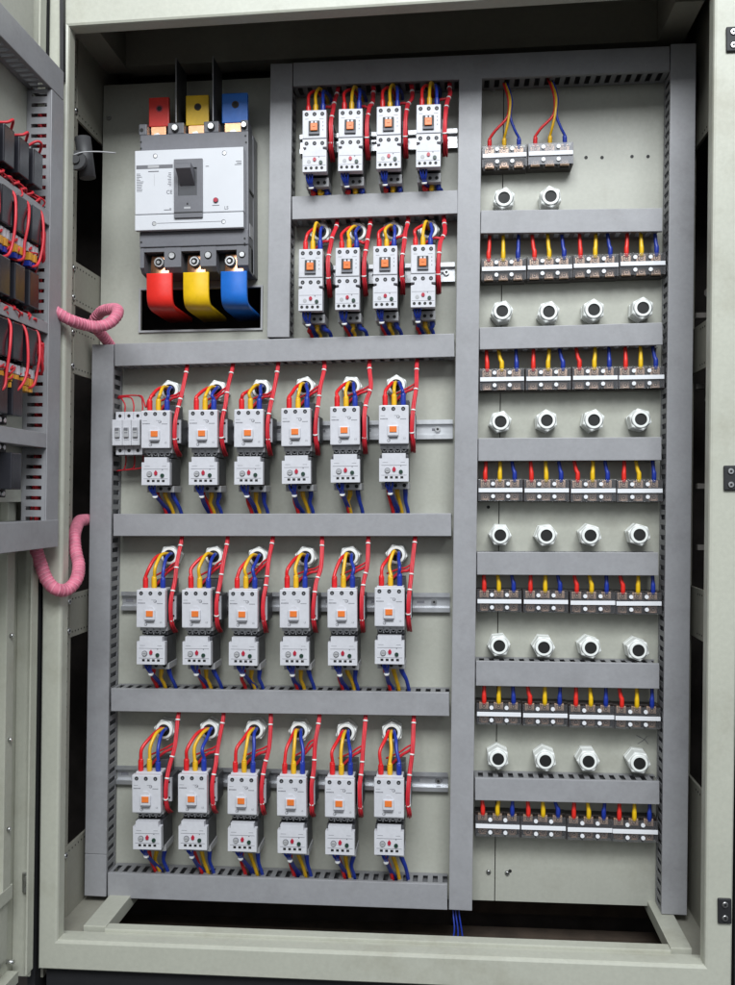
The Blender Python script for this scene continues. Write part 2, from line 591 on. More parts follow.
mp.cyl((lean(-0.4745, 0.62), -0.2400, 0.62), (lean(-0.4725, 0.62), -0.2400, 0.62), 0.003, M['steel'], seg=8)
cpart('relay_plate', mp, door)
hg = MB()
hz = -0.508
hx = lean(-0.4750, hz)
hg.box(hx - 0.006, hx + 0.003, DY0 - 0.009, DY0 - 0.0045, hz - 0.014, hz + 0.014, M['steel'], bev=0.0012)
for dz in (-0.007, 0.007):
    hg.cyl((hx + 0.001, DY0 - 0.009, hz + dz), (hx + 0.001, DY0 - 0.013, hz + dz), 0.0036, M['steel'], seg=8)
cpart('hinge', hg, door)
rod = MB()
rod.box(lean(-0.4500, 0.72), lean(-0.4450, 0.72), FY - 0.010, FY - 0.002, 0.612, 0.79, M['rubber'])
cpart('hinge', rod, door)
bt = MB()
zz = -0.598
bt.cyl((lean(-0.496, zz), -0.265, zz), (lean(-0.486, zz), -0.265, zz), 0.004, M['steel'], seg=8)
bt.cyl((lean(-0.4995, -.594), -0.225, -.612), (lean(-0.486, -.594), -0.225, -.612), 0.003, M['steel'], seg=8)
cpart('bolt', bt, door)


# ------------------------------------------------------------------ slotted wiring trunking
def make_duct(p0, p1, width, depth, label, seams=(), walls=(1, 1), pitch=0.0152, ybase=-0.0006, face='y', holes=True, group='grey slotted wiring trunking'):
    """p0, p1 = centre line ends (x, z) on the plate; built along its own X, z across, -y outwards."""
    v = Vector((p1[0] - p0[0], p1[1] - p0[1]))
    L = v.length
    ang = math.atan2(v.y, v.x)
    root = thing('wiring_trunking', label, 'wiring duct', (p0[0], ybase, p0[1]), 0, group)
    root.rotation_euler = (0, -ang, 0)
    h = width / 2
    wt = 0.0014
    lip = 0.009                                   # cover overlap
    b = MB()
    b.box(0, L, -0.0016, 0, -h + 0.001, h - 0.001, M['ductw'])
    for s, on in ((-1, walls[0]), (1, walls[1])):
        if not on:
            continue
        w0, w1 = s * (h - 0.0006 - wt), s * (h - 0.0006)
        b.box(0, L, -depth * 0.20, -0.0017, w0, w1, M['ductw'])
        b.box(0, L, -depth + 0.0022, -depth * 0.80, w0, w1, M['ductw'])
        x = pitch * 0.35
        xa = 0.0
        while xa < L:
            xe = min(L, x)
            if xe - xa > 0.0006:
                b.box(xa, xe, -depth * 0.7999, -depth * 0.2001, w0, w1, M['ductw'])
            xa = x + pitch * 0.50
            x += pitch
    body = b.build('slotted_body', root)
    edges = [0.0] + list(seams) + [L]
    for a, c in zip(edges[:-1], edges[1:]):
        cv = MB()
        cv.box(a + 0.0003, c - 0.0003, -depth, -depth + 0.0020, -h, h, M['duct'], bev=0.0009)
        for s in (-1, 1):
            cv.box(a + 0.0003, c - 0.0003, -depth + 0.0018, -depth + lip * 0.55, s * (h - 0.0005), s * h, M['duct'])
        cv.build('cover', root)
    return root


DD = 0.0445
# verticals
make_duct((-0.4528, -0.598), (-0.4377, 0.2665), 0.0347, DD, 'long grey vertical trunking down the left edge of the plate', seams=(0.066,), walls=(1, 1))
make_duct((-0.1590, 0.2715), (-0.1520, 0.6955), 0.0345, DD, 'short grey vertical trunking between the big breaker and the upper starters')
make_duct((0.1159, -0.600), (0.1382, 0.6595), 0.0348, DD, 'long grey vertical trunking in the middle between starters and terminal blocks')
make_duct((0.4300, -0.595), (0.4529, 0.696), 0.0366, DD + 0.001, 'long grey vertical trunking down the right edge of the plate')
# horizontals
make_duct((-0.1343, 0.6777), (0.4334, 0.6755), 0.0365, DD - 0.0008, 'grey top trunking running along the upper edge of the plate')
make_duct((-0.1370, 0.4712), (0.1180, 0.4722), 0.0357, DD - 0.001, 'grey cross trunking between the first and second starter rows')
make_duct((-0.4195, 0.2495), (0.1118, 0.2545), 0.0352, DD - 0.0012, 'grey cross trunking below the big breaker, above the third starter row')
make_duct((-0.4224, -0.0172), (0.1055, -0.0180), 0.0346, DD - 0.001, 'grey cross trunking between the third and fourth starter rows')
make_duct((-0.4270, -0.2908), (0.1008, -0.2900), 0.0356, DD - 0.0012, 'grey cross trunking between the fourth and lowest starter rows')
make_duct((-0.4330, -0.5803), (0.0965, -0.5812), 0.0385, DD - 0.001, 'grey bottom trunking below the lowest starter row')
RD = [((0.1522, 0.4408), (0.4215, 0.4355), 0.0348), ((0.1494, 0.2637), (0.4203, 0.2655), 0.0332), ((0.1465, 0.0955), (0.4175, 0.0943), 0.0345),
      ((0.1437, -0.0767), (0.4120, -0.0773), 0.0342), ((0.1410, -0.2427), (0.4120, -0.2437), 0.0375), ((0.1386, -0.4173), (0.4110, -0.4170), 0.0337)]
for i, (a, b, w) in enumerate(RD):
    make_duct(a, b, w, DD - 0.002,
              'short grey cross trunking under the %s row of pale cable glands' % ['topmost', 'second', 'third', 'fourth', 'fifth', 'lowest'][i])


# ------------------------------------------------------------------ mounting rails
def din_rail(x0, x1, z, label, screws=()):
    b = MB()
    h = 0.0150
    b.box(x0, x1, -0.0090, -0.0080, z + 0.0085, z + h, M['rail'])
    b.box(x0, x1, -0.0090, -0.0080, z - h, z - 0.0085, M['rail'])
    b.box(x0, x1, -0.0079, -0.0012, z + 0.0078, z + 0.0088, M['rail'])
    b.box(x0, x1, -0.0079, -0.0012, z - 0.0088, z - 0.0078, M['rail'])
    b.box(x0, x1, -0.0018, -0.0008, z - 0.0077, z + 0.0077, M['rail'])
    x = x0 + 0.012
    while x < x1 - 0.012:
        b.box(x - 0.006, x + 0.006, -0.0021, -0.0019, z - 0.002, z + 0.002, M['ink'])
        x += 0.036
    o = b.build('mounting_rail', None, (x0, 0, z))
    tag(o, label, 'mounting rail', 'zinc rails behind the starters')
    for sx in screws:
        s = MB()
        s.cyl((sx - x0, -0.0019, 0.0005), (sx - x0, -0.006, 0.0005), 0.0045, M['steel'], seg=10)
        s.cyl((sx - x0, -0.0061, 0.0005), (sx - x0, -0.0063, 0.0005), 0.0020, M['black'], seg=8)
        s.build('screw', o)


din_rail(-0.1300, 0.1180, 0.5830, 'shiny rail behind the first starter row')
din_rail(-0.1310, 0.1130, 0.3745, 'shiny rail behind the second starter row', (0.100,))
din_rail(-0.4340, 0.1085, 0.1295, 'shiny rail behind the fuse holder and the third starter row', (0.085,))
din_rail(-0.4230, 0.1025, -0.1400, 'dull rail behind the fourth starter row', (0.078,))
din_rail(-0.4320, 0.0980, -0.4185, 'dull rail behind the lowest starter row', (0.083,))


# ------------------------------------------------------------------ motor starters
def ink_line(b, x0, x1, z, y, h=0.0006, m=None):
    b.box(x0, x1, y - 0.00015, y, z - h / 2, z + h / 2, m or M['ink'])


def starter_large(root):
    """contactor with overload relay, 44 mm wide; local z=0 is the top of its front"""
    w = 0.0222
    F = -0.085
    b = MB()
    b.box(-0.0213, 0.0213, -0.0735, -0.0095, -0.058, -0.0015, M['char'], bev=0.0012)
    b.box(-0.0200, 0.0200, -0.0730, -0.0505, -0.0060, 0.0014, M['white'], bev=0.0006)
    b.box(-0.0214, 0.0214, -0.070, -0.030, -0.0640, -0.0500, M['step'], bev=0.001)
    b.box(-0.0060, 0.0210, -0.0420, -0.0098, -0.0100, 0.0125, M['char'], bev=0.0012)
    for x in (-0.0148, 0.0, 0.0148):
        b.box(x - 0.0050, x + 0.0050, -0.066, -0.0605, -0.006, -0.0005, M['black'])
    b.build('contactor_body', root)
    b = MB()
    b.box(-w, w, F, -0.0737, -0.0570, 0.0, M['white'], bev=0.0013)
    for x in (-0.0150, -0.0005, 0.0142):
        b.disc(x, -0.0052, F, 0.0030, M['black'])
        b.cyl((x, F - 0.0004, -0.0056), (x, F - 0.0007, -0.0056), 0.0014, M['ink'], seg=8)
    for q in range(6):
        b.box(-0.0198 + q * 0.0019, -0.0198 + q * 0.0019 + 0.0013, F - 0.00015, F, -0.0209, -0.0192, M['ink'])
    for q in range(6):
        b.box(0.0098 + q * 0.0015, 0.0098 + q * 0.0015 + 0.0010, F - 0.00015, F, -0.0211, -0.0198, M['ink'])
    ink_line(b, -0.0195, -0.0130, -0.0155, F, 0.0005)
    ink_line(b, 0.0010, 0.0060, -0.0152, F, 0.0005)
    b.text('LS', 0.0160, -0.0500, F - 0.0001, 0.0036, M['ink'])
    for x, z in ((0.0068, -0.0170), (-0.0075, -0.0520)):
        b.cyl((x, F, z), (x, F - 0.0003, z), 0.0024, M['ink'], seg=12)
        b.cyl((x, F - 0.0003, z), (x, F - 0.0005, z), 0.0017, M['white'], seg=12)
        ink_line(b, x - 0.0002, x + 0.0020, z, F - 0.0005, 0.0009)
    b.build('contactor_cover', root)
    b = MB()
    b.box(-0.0088, 0.0072, F - 0.0034, F - 0.0002, -0.0450, -0.0300, M['white'], bev=0.0008)
    b.prism([(-0.0075, -0.0300), (0.0058, -0.0300), (0.0025, -0.0245), (-0.0042, -0.0245)], F - 0.0016, F - 0.0001, M['white'])
    b.box(-0.0072, 0.0062, F - 0.0040, F - 0.0005, -0.0470, -0.0452, M['ink'])  # dark strip paints the shadow beneath the button
    a = b.build('actuator', root)
    b = MB()
    b.box(-0.0060, 0.0046, F - 0.0046, F - 0.0030, -0.0400, -0.0312, M['orange'], bev=0.0005)
    b.build('indicator', a)
    # linking terminals in the gap
    b = MB()
    b.box(-0.0195, 0.0205, -0.064, -0.030, -0.0705, -0.0601, M['char'])
    for x in (-0.0150, -0.0050, 0.0048, 0.0145):
        b.cyl((x, -0.064, -0.0645), (x, -0.0685, -0.0645), 0.0036, M['step'], seg=10, hole=0.0022, mhole=M['black'])
    for x in (-0.0100, 0.0000, 0.0098):
        b.box(x - 0.0008, x + 0.0008, -0.070, -0.0642, -0.0690, -0.0602, M['step'])
    b.build('link_terminals', root)
    # overload relay
    F2 = -0.083
    b = MB()
    b.box(-0.0212, 0.0212, -0.0720, -0.022, -0.1128, -0.0725, M['char'], bev=0.0012)
    b.build('relay_body', root)
    b = MB()
    b.prism([(-0.0218, -0.0785), (-0.0175, -0.0785), (-0.0175, -0.0708), (0.0175, -0.0708), (0.0175, -0.0785), (0.0218, -0.0785),
             (0.0218, -0.1130), (-0.0218, -0.1130)], F2, -0.0722, M['white'])
    ink_line(b, -0.0185, 0.0190, -0.0888, F2, 0.0006)
    ink_line(b, -0.0185, 0.0190, -0.1035, F2, 0.0006)
    ink_line(b, -0.0170, -0.0090, -0.0845, F2, 0.0005)
    ink_line(b, 0.0100, 0.0165, -0.0845, F2, 0.0005)
    for x in (-0.0112, -0.0035, 0.0042, 0.0120):
        b.box(x - 0.0022, x + 0.0020, F2 - 0.0002, F2, -0.1085, -0.1050, M['black'])
    b.box(0.0098, 0.0112, F2 - 0.0002, F2, -0.0905, -0.0890, M['ink'])
    c = b.build('relay_cover', root)
    b = MB()
    b.cyl((-0.0095, F2, -0.0965), (-0.0095, F2 - 0.0008, -0.0965), 0.0043, M['ink'], seg=18)
    b.cyl((-0.0095, F2 - 0.0008, -0.0965), (-0.0095, F2 - 0.0022, -0.0965), 0.0034, M['step'], seg=18)
    b.box(-0.0120, -0.0070, F2 - 0.0024, F2 - 0.0021, -0.0969, -0.0961, M['ink'])
    b.build('setting_dial', c)
    b = MB()
    b.prism([(0.0004, -0.0905), (0.0030, -0.0938), (0.0026, -0.0970), (0.0004, -0.0985), (-0.0018, -0.0970), (-0.0022, -0.0938)], F2 - 0.0016, F2 - 0.0001, M['redbtn'])
    b.build('reset_button', c)
    b = MB()
    b.cyl((0.0105, F2, -0.0985), (0.0105, F2 - 0.0018, -0.0985), 0.0030, M['green'], seg=12)
    b.build('test_button', c)
    b = MB()
    b.box(-0.0205, 0.0218, -0.060, -0.018, -0.1240, -0.1142, M['step'], bev=0.0008)
    for x in (-0.0125, 0.0010, 0.0145):
        b.disc(x, -0.1185, -0.060, 0.0028, M['black'])
    b.build('terminal_step', root)
    b = MB()
    b.box(w + 0.0005, w + 0.0090, -0.052, -0.018, -0.050, -0.010, M['char'], bev=0.0008)
    b.box(w + 0.0010, w + 0.0088, -0.058, -0.0522, -0.048, -0.012, M['white'], bev=0.0008)
    for z in (-0.018, -0.042):
        b.disc(w + 0.0052, z, -0.058, 0.0016, M['black'])
    b.build('auxiliary_contact', root)


def starter_small(root):
    w = 0.0180
    F = -0.085
    b = MB()
    b.box(-0.0172, 0.0172, -0.068, -0.0095, -0.0900, -0.0010, M['char'], bev=0.0012)
    b.box(-0.0160, 0.0160, -0.0700, -0.0505, -0.0060, 0.0012, M['white'], bev=0.0006)
    b.box(-0.0185, -0.0174, -0.0520, -0.030, -0.046, -0.036, M['white'])
    b.build('contactor_body', root)
    b = MB()
    b.box(-w, w, F, -0.0705, -0.0425, 0.0, M['white'], bev=0.0012)
    for x in (-0.0118, 0.0002, 0.0120):
        b.disc(x, -0.0062, F, 0.0030, M['black'])
        b.cyl((x, F - 0.0004, -0.0066), (x, F - 0.0007, -0.0066), 0.0013, M['ink'], seg=8)
    for z in (-0.0185, -0.024, -0.030):
        b.box(0.0125, 0.0135, F - 0.0002, F, z - 0.0010, z + 0.0010, M['ink'])
    ink_line(b, -0.0140, -0.0085, -0.0135, F, 0.0005)
    ink_line(b, 0.0075, 0.0140, -0.0135, F, 0.0005)
    b.build('contactor_cover', root)
    b = MB()
    b.box(-0.0085, 0.0080, F - 0.0022, F - 0.0002, -0.0375, -0.0168, M['clipg'], bev=0.0006)
    b.box(-0.0085, 0.0080, F - 0.0030, F - 0.0023, -0.0372, -0.0338, M['ink'])
    a = b.build('actuator', root)
    b = MB()
    b.box(-0.0054, 0.0050, F - 0.0052, F - 0.0020, -0.0325, -0.0215, M['orange'], bev=0.0007)
    b.box(-0.0046, -0.0012, F - 0.0048, F - 0.0020, -0.0214, -0.0185, M['white'], bev=0.0003)
    b.box(0.0010, 0.0044, F - 0.0048, F - 0.0020, -0.0214, -0.0185, M['white'], bev=0.0003)
    b.box(-0.0022, 0.0022, F - 0.0058, F - 0.0053, -0.0270, -0.0222, M['orange'], bev=0.0002)
    b.build('indicator', a)
    b = MB()
    F2 = -0.0835
    b.prism([(-w, -0.0430), (w, -0.0430), (w, -0.0550), (0.0125, -0.0550), (0.0125, -0.0585), (w, -0.0600), (w, -0.0920), (-w, -0.0920),
             (-w, -0.0600), (-0.0125, -0.0585), (-0.0125, -0.0550), (-w, -0.0550)], F2, -0.0685, M['white'])
    for x in (-0.0120, 0.0, 0.0118):
        b.disc(x, -0.0495, F2, 0.0030, M['black'])
        b.cyl((x, F2 - 0.0004, -0.0499), (x, F2 - 0.0007, -0.0499), 0.0013, M['ink'], seg=8)
    ink_line(b, -0.0168, 0.0168, -0.0690, F2, 0.0005)
    ink_line(b, -0.0168, 0.0168, -0.0825, F2, 0.0005)
    for x in (-0.0130, -0.0050, 0.0030, 0.0110):
        b.disc(x, -0.0865, F2, 0.0023, M['black'], seg=10)
    b.box(0.006, 0.0075, F2 - 0.0002, F2, -0.0710, -0.0695, M['ink'])
    b.cyl((-0.0085, F2, -0.0770), (-0.0085, F2 - 0.0004, -0.0770), 0.0030, M['step'], seg=14)
    c = b.build('relay_cover', root)
    b = MB()
    b.prism([(0.0002 + 0.0026 * math.cos(t * math.pi / 4), -0.0738 + 0.0030 * math.sin(t * math.pi / 4)) for t in range(8)], F2 - 0.0016, F2 - 0.0001, M['redbtn'])
    b.build('reset_button', c)
    b = MB()
    b.cyl((0.0095, F2, -0.0785), (0.0095, F2 - 0.0018, -0.0785), 0.0028, M['green'], seg=12)
    b.build('test_button', c)
    b = MB()
    b.box(-0.0172, 0.0180, -0.058, -0.016, -0.1060, -0.0925, M['step'], bev=0.0008)
    for x in (-0.0110, 0.0020, 0.0120):
        b.disc(x, -0.1000, -0.058, 0.0026, M['black'])
    b.build('terminal_step', root)
    b = MB()
    b.box(w + 0.0005, w + 0.0075, -0.050, -0.018, -0.048, -0.010, M['char'], bev=0.0008)
    b.box(w + 0.0008, w + 0.0073, -0.056, -0.0502, -0.046, -0.011, M['white'], bev=0.0008)
    for z in (-0.016, -0.041):
        b.disc(w + 0.0040, z, -0.056, 0.0015, M['black'])
    b.build('auxiliary_contact', root)


ROWS = [
    dict(kind='s', name='first starter row', top=0.6588, bot=0.4893, gl=None,
         c=[(-0.0955, 0.6036), (-0.0407, 0.6038), (0.0171, 0.6043), (0.0762, 0.6050)]),
    dict(kind='s', name='second starter row', top=0.4535, bot=0.2715,
         gl=[(-0.0953, 0.4383), (-0.0375, 0.4367), (0.0174, 0.4366), (0.0731, 0.4368)],
         c=[(-0.1009, 0.3957), (-0.0456, 0.3961), (0.0109, 0.3967), (0.0654, 0.3967)]),
    dict(kind='l', name='third starter row', top=0.2340, bot=-0.0003,
         gl=[(-0.3371, 0.1948), (-0.2612, 0.1938), (-0.1909, 0.1945), (-0.1208, 0.1970), (-0.0485, 0.1967), (0.0217, 0.1969)],
         c=[(-0.3412, 0.1574), (-0.2681, 0.1572), (-0.1978, 0.1574), (-0.1246, 0.1578), (-0.0515, 0.1590), (0.0210, 0.1603)]),
    dict(kind='l', name='fourth starter row', top=-0.0350, bot=-0.2728,
         gl=[(-0.3383, -0.0666), (-0.2670, -0.0675), (-0.1970, -0.0688), (-0.1211, -0.0682), (-0.0524, -0.0678), (0.0204, -0.0650)],
         c=[(-0.3487, -0.1150), (-0.2775, -0.1146), (-0.2058, -0.1143), (-0.1289, -0.1138), (-0.0568, -0.1128), (0.0142, -0.1105)]),
    dict(kind='l', name='lowest starter row', top=-0.3083, bot=-0.5613,
         gl=[(-0.3478, -0.3416), (-0.2750, -0.3403), (-0.2030, -0.3392), (-0.1326, -0.3398), (-0.0591, -0.3405), (0.0120, -0.3392)],
         c=[(-0.3570, -0.3944), (-0.2855, -0.3930), (-0.2097, -0.3934), (-0.1338, -0.3940), (-0.0612, -0.3937), (0.0119, -0.3924)]),
]


def place_word(i, n):
    if i == 0:
        return 'leftmost'
    if i == n - 1:
        return 'rightmost'
    return ORD[i] + ' from the left'


def jit(a=0.001):
    return random.uniform(-a, a)


def wire(name, label, pts, r, m, group, radii=None, seg=8, sub=6, cat='wire'):
    b = MB()
    base = Vector(pts[0])
    b.tube([Vector(p) - base for p in pts], r, m, seg=seg, sub=sub, radii=radii)
    o = b.build(name)
    o.location = base
    return tag(o, label, cat, group)


protoL = protoS = None
for ri, R in enumerate(ROWS):
    n = len(R['c'])
    big = R['kind'] == 'l'
    for i, (x, z) in enumerate(R['c']):
        where = place_word(i, n)
        lab = ('white motor starter with orange indicator, %s in the %s' if big else
               'small motor starter with framed orange indicator, %s in the %s') % (where, R['name'])
        short = {'leftmost': 'leftmost', 'rightmost': 'rightmost'}.get(where, ORD[i])
        grp = 'motor starters in rows of six' if big else 'motor starters in rows of four'
        proto = protoL if big else protoS
        if proto is None:
            root = thing('motor_starter', lab, 'motor starter', (x, 0, z), 0, grp)
            if big:
                starter_large(root)
                protoL = root
            else:
                starter_small(root)
                protoS = root
        else:
            root = copy_tree(proto)
            root.location = (x, 0, z)
            tag(root, lab, 'motor starter', grp)
        root.rotation_euler = (jit(0.006), (0.003 if big else 0.009) + jit(0.006), jit(0.012))
        w = 0.0222 if big else 0.018
        target = '%s starter of the %s' % (short, R['name'])
        # three upper supply wires with shrink sleeves
        tx = (-0.0148, 0.0, 0.0148) if big else (-0.0118, 0.0, 0.0118)
        for k, cn in enumerate(('red', 'yellow', 'blue')):
            px = x + tx[k] * (0.92 if big else 0.95)
            rw = 0.0027 if big else 0.0025
            sl = (0.016 if big else 0.014) + jit(0.002)
            yt = -0.068
            if R['gl']:
                gx, gz = R['gl'][i]
                ox = (k - 1) * 0.0035
                hgt = gz - z
                pk = gz + (0.003 if k == 1 else -0.001) + jit(0.0035)
                pts = [(gx + ox, -0.016, gz + jit(0.001)), (gx + ox * 1.3, -0.034, gz + 0.0035),
                       (gx * 0.55 + px * 0.45 + ox * 0.6, -0.052, pk - 0.002 * abs(k - 1)),
                       (px * 0.92 + gx * 0.08 + jit(0.0028), -0.0655 + jit(0.004), z + hgt * (0.66 if k != 1 else 0.70)),
                       (px + jit(0.0008), yt, z + sl + 0.0025), (px, yt, z + sl), (px, yt, z + 0.004), (px, yt + 0.002, z - 0.004)]
                rad = [rw] * 5 + [rw * 1.55, rw * 1.55, rw]
            else:
                pts = [(x + 0.010 + (k - 1) * 0.006, 0.004, z + 0.047), (x + 0.009 + (k - 1) * 0.006, -0.020, z + 0.049),
                       (px * 0.6 + (x + 0.006) * 0.4, -0.045, z + 0.046 + (0.004 if k == 1 else 0)), (px + jit(0.001), -0.062, z + 0.033),
                       (px, yt, z + sl + 0.0025), (px, yt, z + sl), (px, yt, z + 0.004), (px, yt + 0.002, z - 0.004)]
                rad = [rw] * 5 + [rw * 1.55, rw * 1.55, rw]
            wire('supply_wire', '%s wire arching into the top of the %s' % (cn, target), pts, rw, M[cn],
                 '%s supply wires above the starters' % cn, rad)
        # red control bundle down the right flank
        xr = x + w
        tz = R['top']
        ctrl = [Vector((xr + 0.0125 + jit(.002), -0.026, tz + 0.010)), Vector((xr + 0.0125 + jit(.002), -0.036, tz - 0.010)),
                Vector((xr + 0.0110 + jit(.0035), -0.052, z + (tz - z) * (0.45 + jit(.08)))), Vector((xr + 0.0080, -0.062, z + 0.010)),
                Vector((xr + 0.0055, -0.0715, z - 0.014)), Vector((xr + 0.0050 + jit(.001), -0.0725, z - 0.038)),
                Vector((xr + 0.0055 + jit(.001), -0.066, z - (0.056 if big else 0.052))), Vector((xr + 0.0050, -0.048, z - (0.068 if big else 0.064)))]
        b = MB()
        base = ctrl[0].copy()
        for q in range(5):
            a0 = q * 2 * math.pi / 5 + i
            pts = []
            for j, c in enumerate(ctrl):
                a = a0 + j * 0.55
                rr = 0.0020 if j < len(ctrl) - 2 else 0.0020 + 0.0004 * (j - len(ctrl) + 3)
                pts.append(c - base + Vector((math.cos(a) * rr, math.sin(a) * rr * 0.8, jit(0.0008))))
            b.tube(pts, 0.0015, M['pink'], seg=6, sub=5)
        bun = b.build('control_wire_bundle')
        bun.location = base
        tag(bun, 'tied red control wires beside the %s' % target, 'wire bundle', 'red control wire bundles')
        for j, fr_ in ((1, 0.1 + jit(.1)), (2, 0.5 + jit(.3)), (3, 0.5 + jit(.35)), (5, 0.3 + jit(.25))):
            p = ctrl[j].lerp(ctrl[j + 1], fr_) - base
            d = (ctrl[j + 1] - ctrl[j]).normalized()
            b = MB()
            b.cyl(p - d * 0.0011, p + d * 0.0011, 0.0039, M['tie'], seg=10)
            b.build('cable_tie', bun)
        b = MB()
        s0 = ctrl[2] - base
        e = Vector((x + w * 0.2, -0.045, z + 0.014)) - base
        b.tube([s0, s0 + Vector((-0.006, 0.002, -0.006)), s0.lerp(e, 0.55) + Vector((0, 0, 0.001)), e, e + Vector((-0.010, 0, -0.012))], 0.0023, M['pink'], seg=6)
        if big:
            b.tube([s0 + Vector((0, .004, .004)), s0 + Vector((-0.010, 0.006, -0.002)), s0.lerp(e, 0.7) + Vector((0, .004, 0.007)), e + Vector((-.012, .004, .004))], 0.0016, M['pink'], seg=6)
        b.build('branch_wire', bun)
        # lower outgoing wires
        zb = z - (0.124 if big else 0.106)
        zd = R['bot']
        for k, (cn, dx) in enumerate((('red', -0.0105), ('yellow', 0.0022), ('blue', 0.0145))):
            if not big:
                dx *= 0.85
            d2 = jit(0.0055)
            pts = [(x + dx, -0.042, zb + 0.003), (x + dx + 0.0005, -0.0425, zb - 0.006),
                   (x + dx + 0.002 + d2, -0.040, (zb * 0.5 + zd * 0.5)), (x + dx + 0.005 + d2, -0.031, zd + 0.004), (x + dx + 0.006 + d2, -0.020, zd - 0.014)]
            rw = 0.0029
            wire('motor_wire', '%s wire leaving the bottom of the %s' % (cn, target), pts, rw, M[cn],
                 '%s motor wires below the starters' % cn, [rw * 1.3, rw * 1.3, rw, rw, rw])
        zo = z - (0.113 if big else 0.092)
        b = MB()
        x0 = x - (0.0080 if big else 0.0095)
        base = Vector((x0, -0.070, zo))
        sw = jit(0.004)
        for q in range(3):
            dx = (q - 1) * 0.0026 + jit(0.0007)
            b.tube([Vector((dx * 1.6, -0.002, 0.001)), Vector((dx * 1.7, -0.003, -0.005)), Vector((0.001 + dx * 0.8, 0.004, -0.014)),
                    Vector((0.003 + dx * 0.7 + sw, 0.026, (zd - zo) * 0.65)), Vector((0.008 + dx * 1.2 + sw, 0.042, zd - zo + 0.002)), Vector((0.010 + dx, 0.052, zd - zo - 0.012))],
                   0.0017, M['blue'], seg=6, sub=5)
        bun = b.build('control_wire_bundle')
        bun.location = base
        tag(bun, 'thin blue control wires hanging from the %s' % target, 'wire bundle', 'blue control wire bundles')
        b = MB()
        b.cyl((0.0012, 0.0050, -0.0165), (0.0013, 0.0062, -0.0190), 0.0042, M['tie'], seg=8)
        b.build('cable_tie', bun)


# ------------------------------------------------------------------ cable glands
def gland_mesh(depth, r, hexr):
    b = MB()
    b.cyl((0, -0.0003, 0), (0, -depth * 0.28, 0), hexr * 1.02, M['gland'], seg=6, smooth=False)
    b.cyl((0, -depth * 0.28, 0), (0, -depth * 0.36, 0), r * 0.86, M['gland'], seg=20)
    b.cyl((0, -depth * 0.36, 0), (0, -depth * 0.90, 0), hexr, M['gland'], r1=hexr, seg=6, smooth=False)
    b.cyl((0, -depth * 0.90, 0), (0, -depth * 0.94, 0), hexr, M['gland'], r1=hexr * 0.90, seg=6, smooth=False)
    b.cyl((0, -depth * 0.935, 0), (0, -depth, 0), r * 0.90, M['gland'], r1=r * 0.76, seg=28, hole=r * 0.575, mhole=M['black'])
    o = b.build('cable_gland')
    return o


gp = gland_mesh(0.0355, 0.0158, 0.0172)
GL = [[(0.1894, 0.4795), (0.2583, 0.4787)],[(0.1844, 0.3064), (0.255, 0.3039), (0.3211, 0.3059), (0.3931, 0.3065)],[(0.1806, 0.139), (0.2503, 0.1388), (0.32, 0.1387), (0.3892, 0.1386)],
      [(0.18, -0.0336), (0.2484, -0.0346), (0.3149, -0.0342), (0.3868, -0.0343)],[(0.1771, -0.2031), (0.2442, -0.2043), (0.3119, -0.2047), (0.3831, -0.207)],[(0.1738, -0.3741), (0.245, -0.3748), (0.3093, -0.375), (0.3836, -0.3761)]]
first = True
RN = ['topmost', 'second', 'third', 'fourth', 'fifth', 'lowest']
for r, row in enumerate(GL):
    for i, (x, z) in enumerate(row):
        o = gp if first else gp.copy()
        if not first:
            COL.objects.link(o)
        first = False
        o.location = (x, 0, z)
        o.rotation_euler = (jit(0.03), random.uniform(0, 1.05), jit(0.03))
        tag(o, 'empty pale cable gland, %s in the %s gland row' % (place_word(i, len(row)), RN[r]), 'cable gland', 'empty cable glands in the right bay')
gq = gland_mesh(0.026, 0.0166, 0.0171)
first = True
for R in ROWS:
    if not R['gl']:
        continue
    for i, (x, z) in enumerate(R['gl']):
        o = gq if first else gq.copy()
        if not first:
            COL.objects.link(o)
        first = False
        o.location = (x, 0, z)
        o.rotation_euler = (0, random.uniform(0, 1.05), 0)
        tag(o, 'white cable gland feeding three wires to the %s starter of the %s' % ('leftmost' if i == 0 else 'rightmost' if i == len(R['gl']) - 1 else ORD[i], R['name']), 'cable gland', 'wired cable glands above the starters')


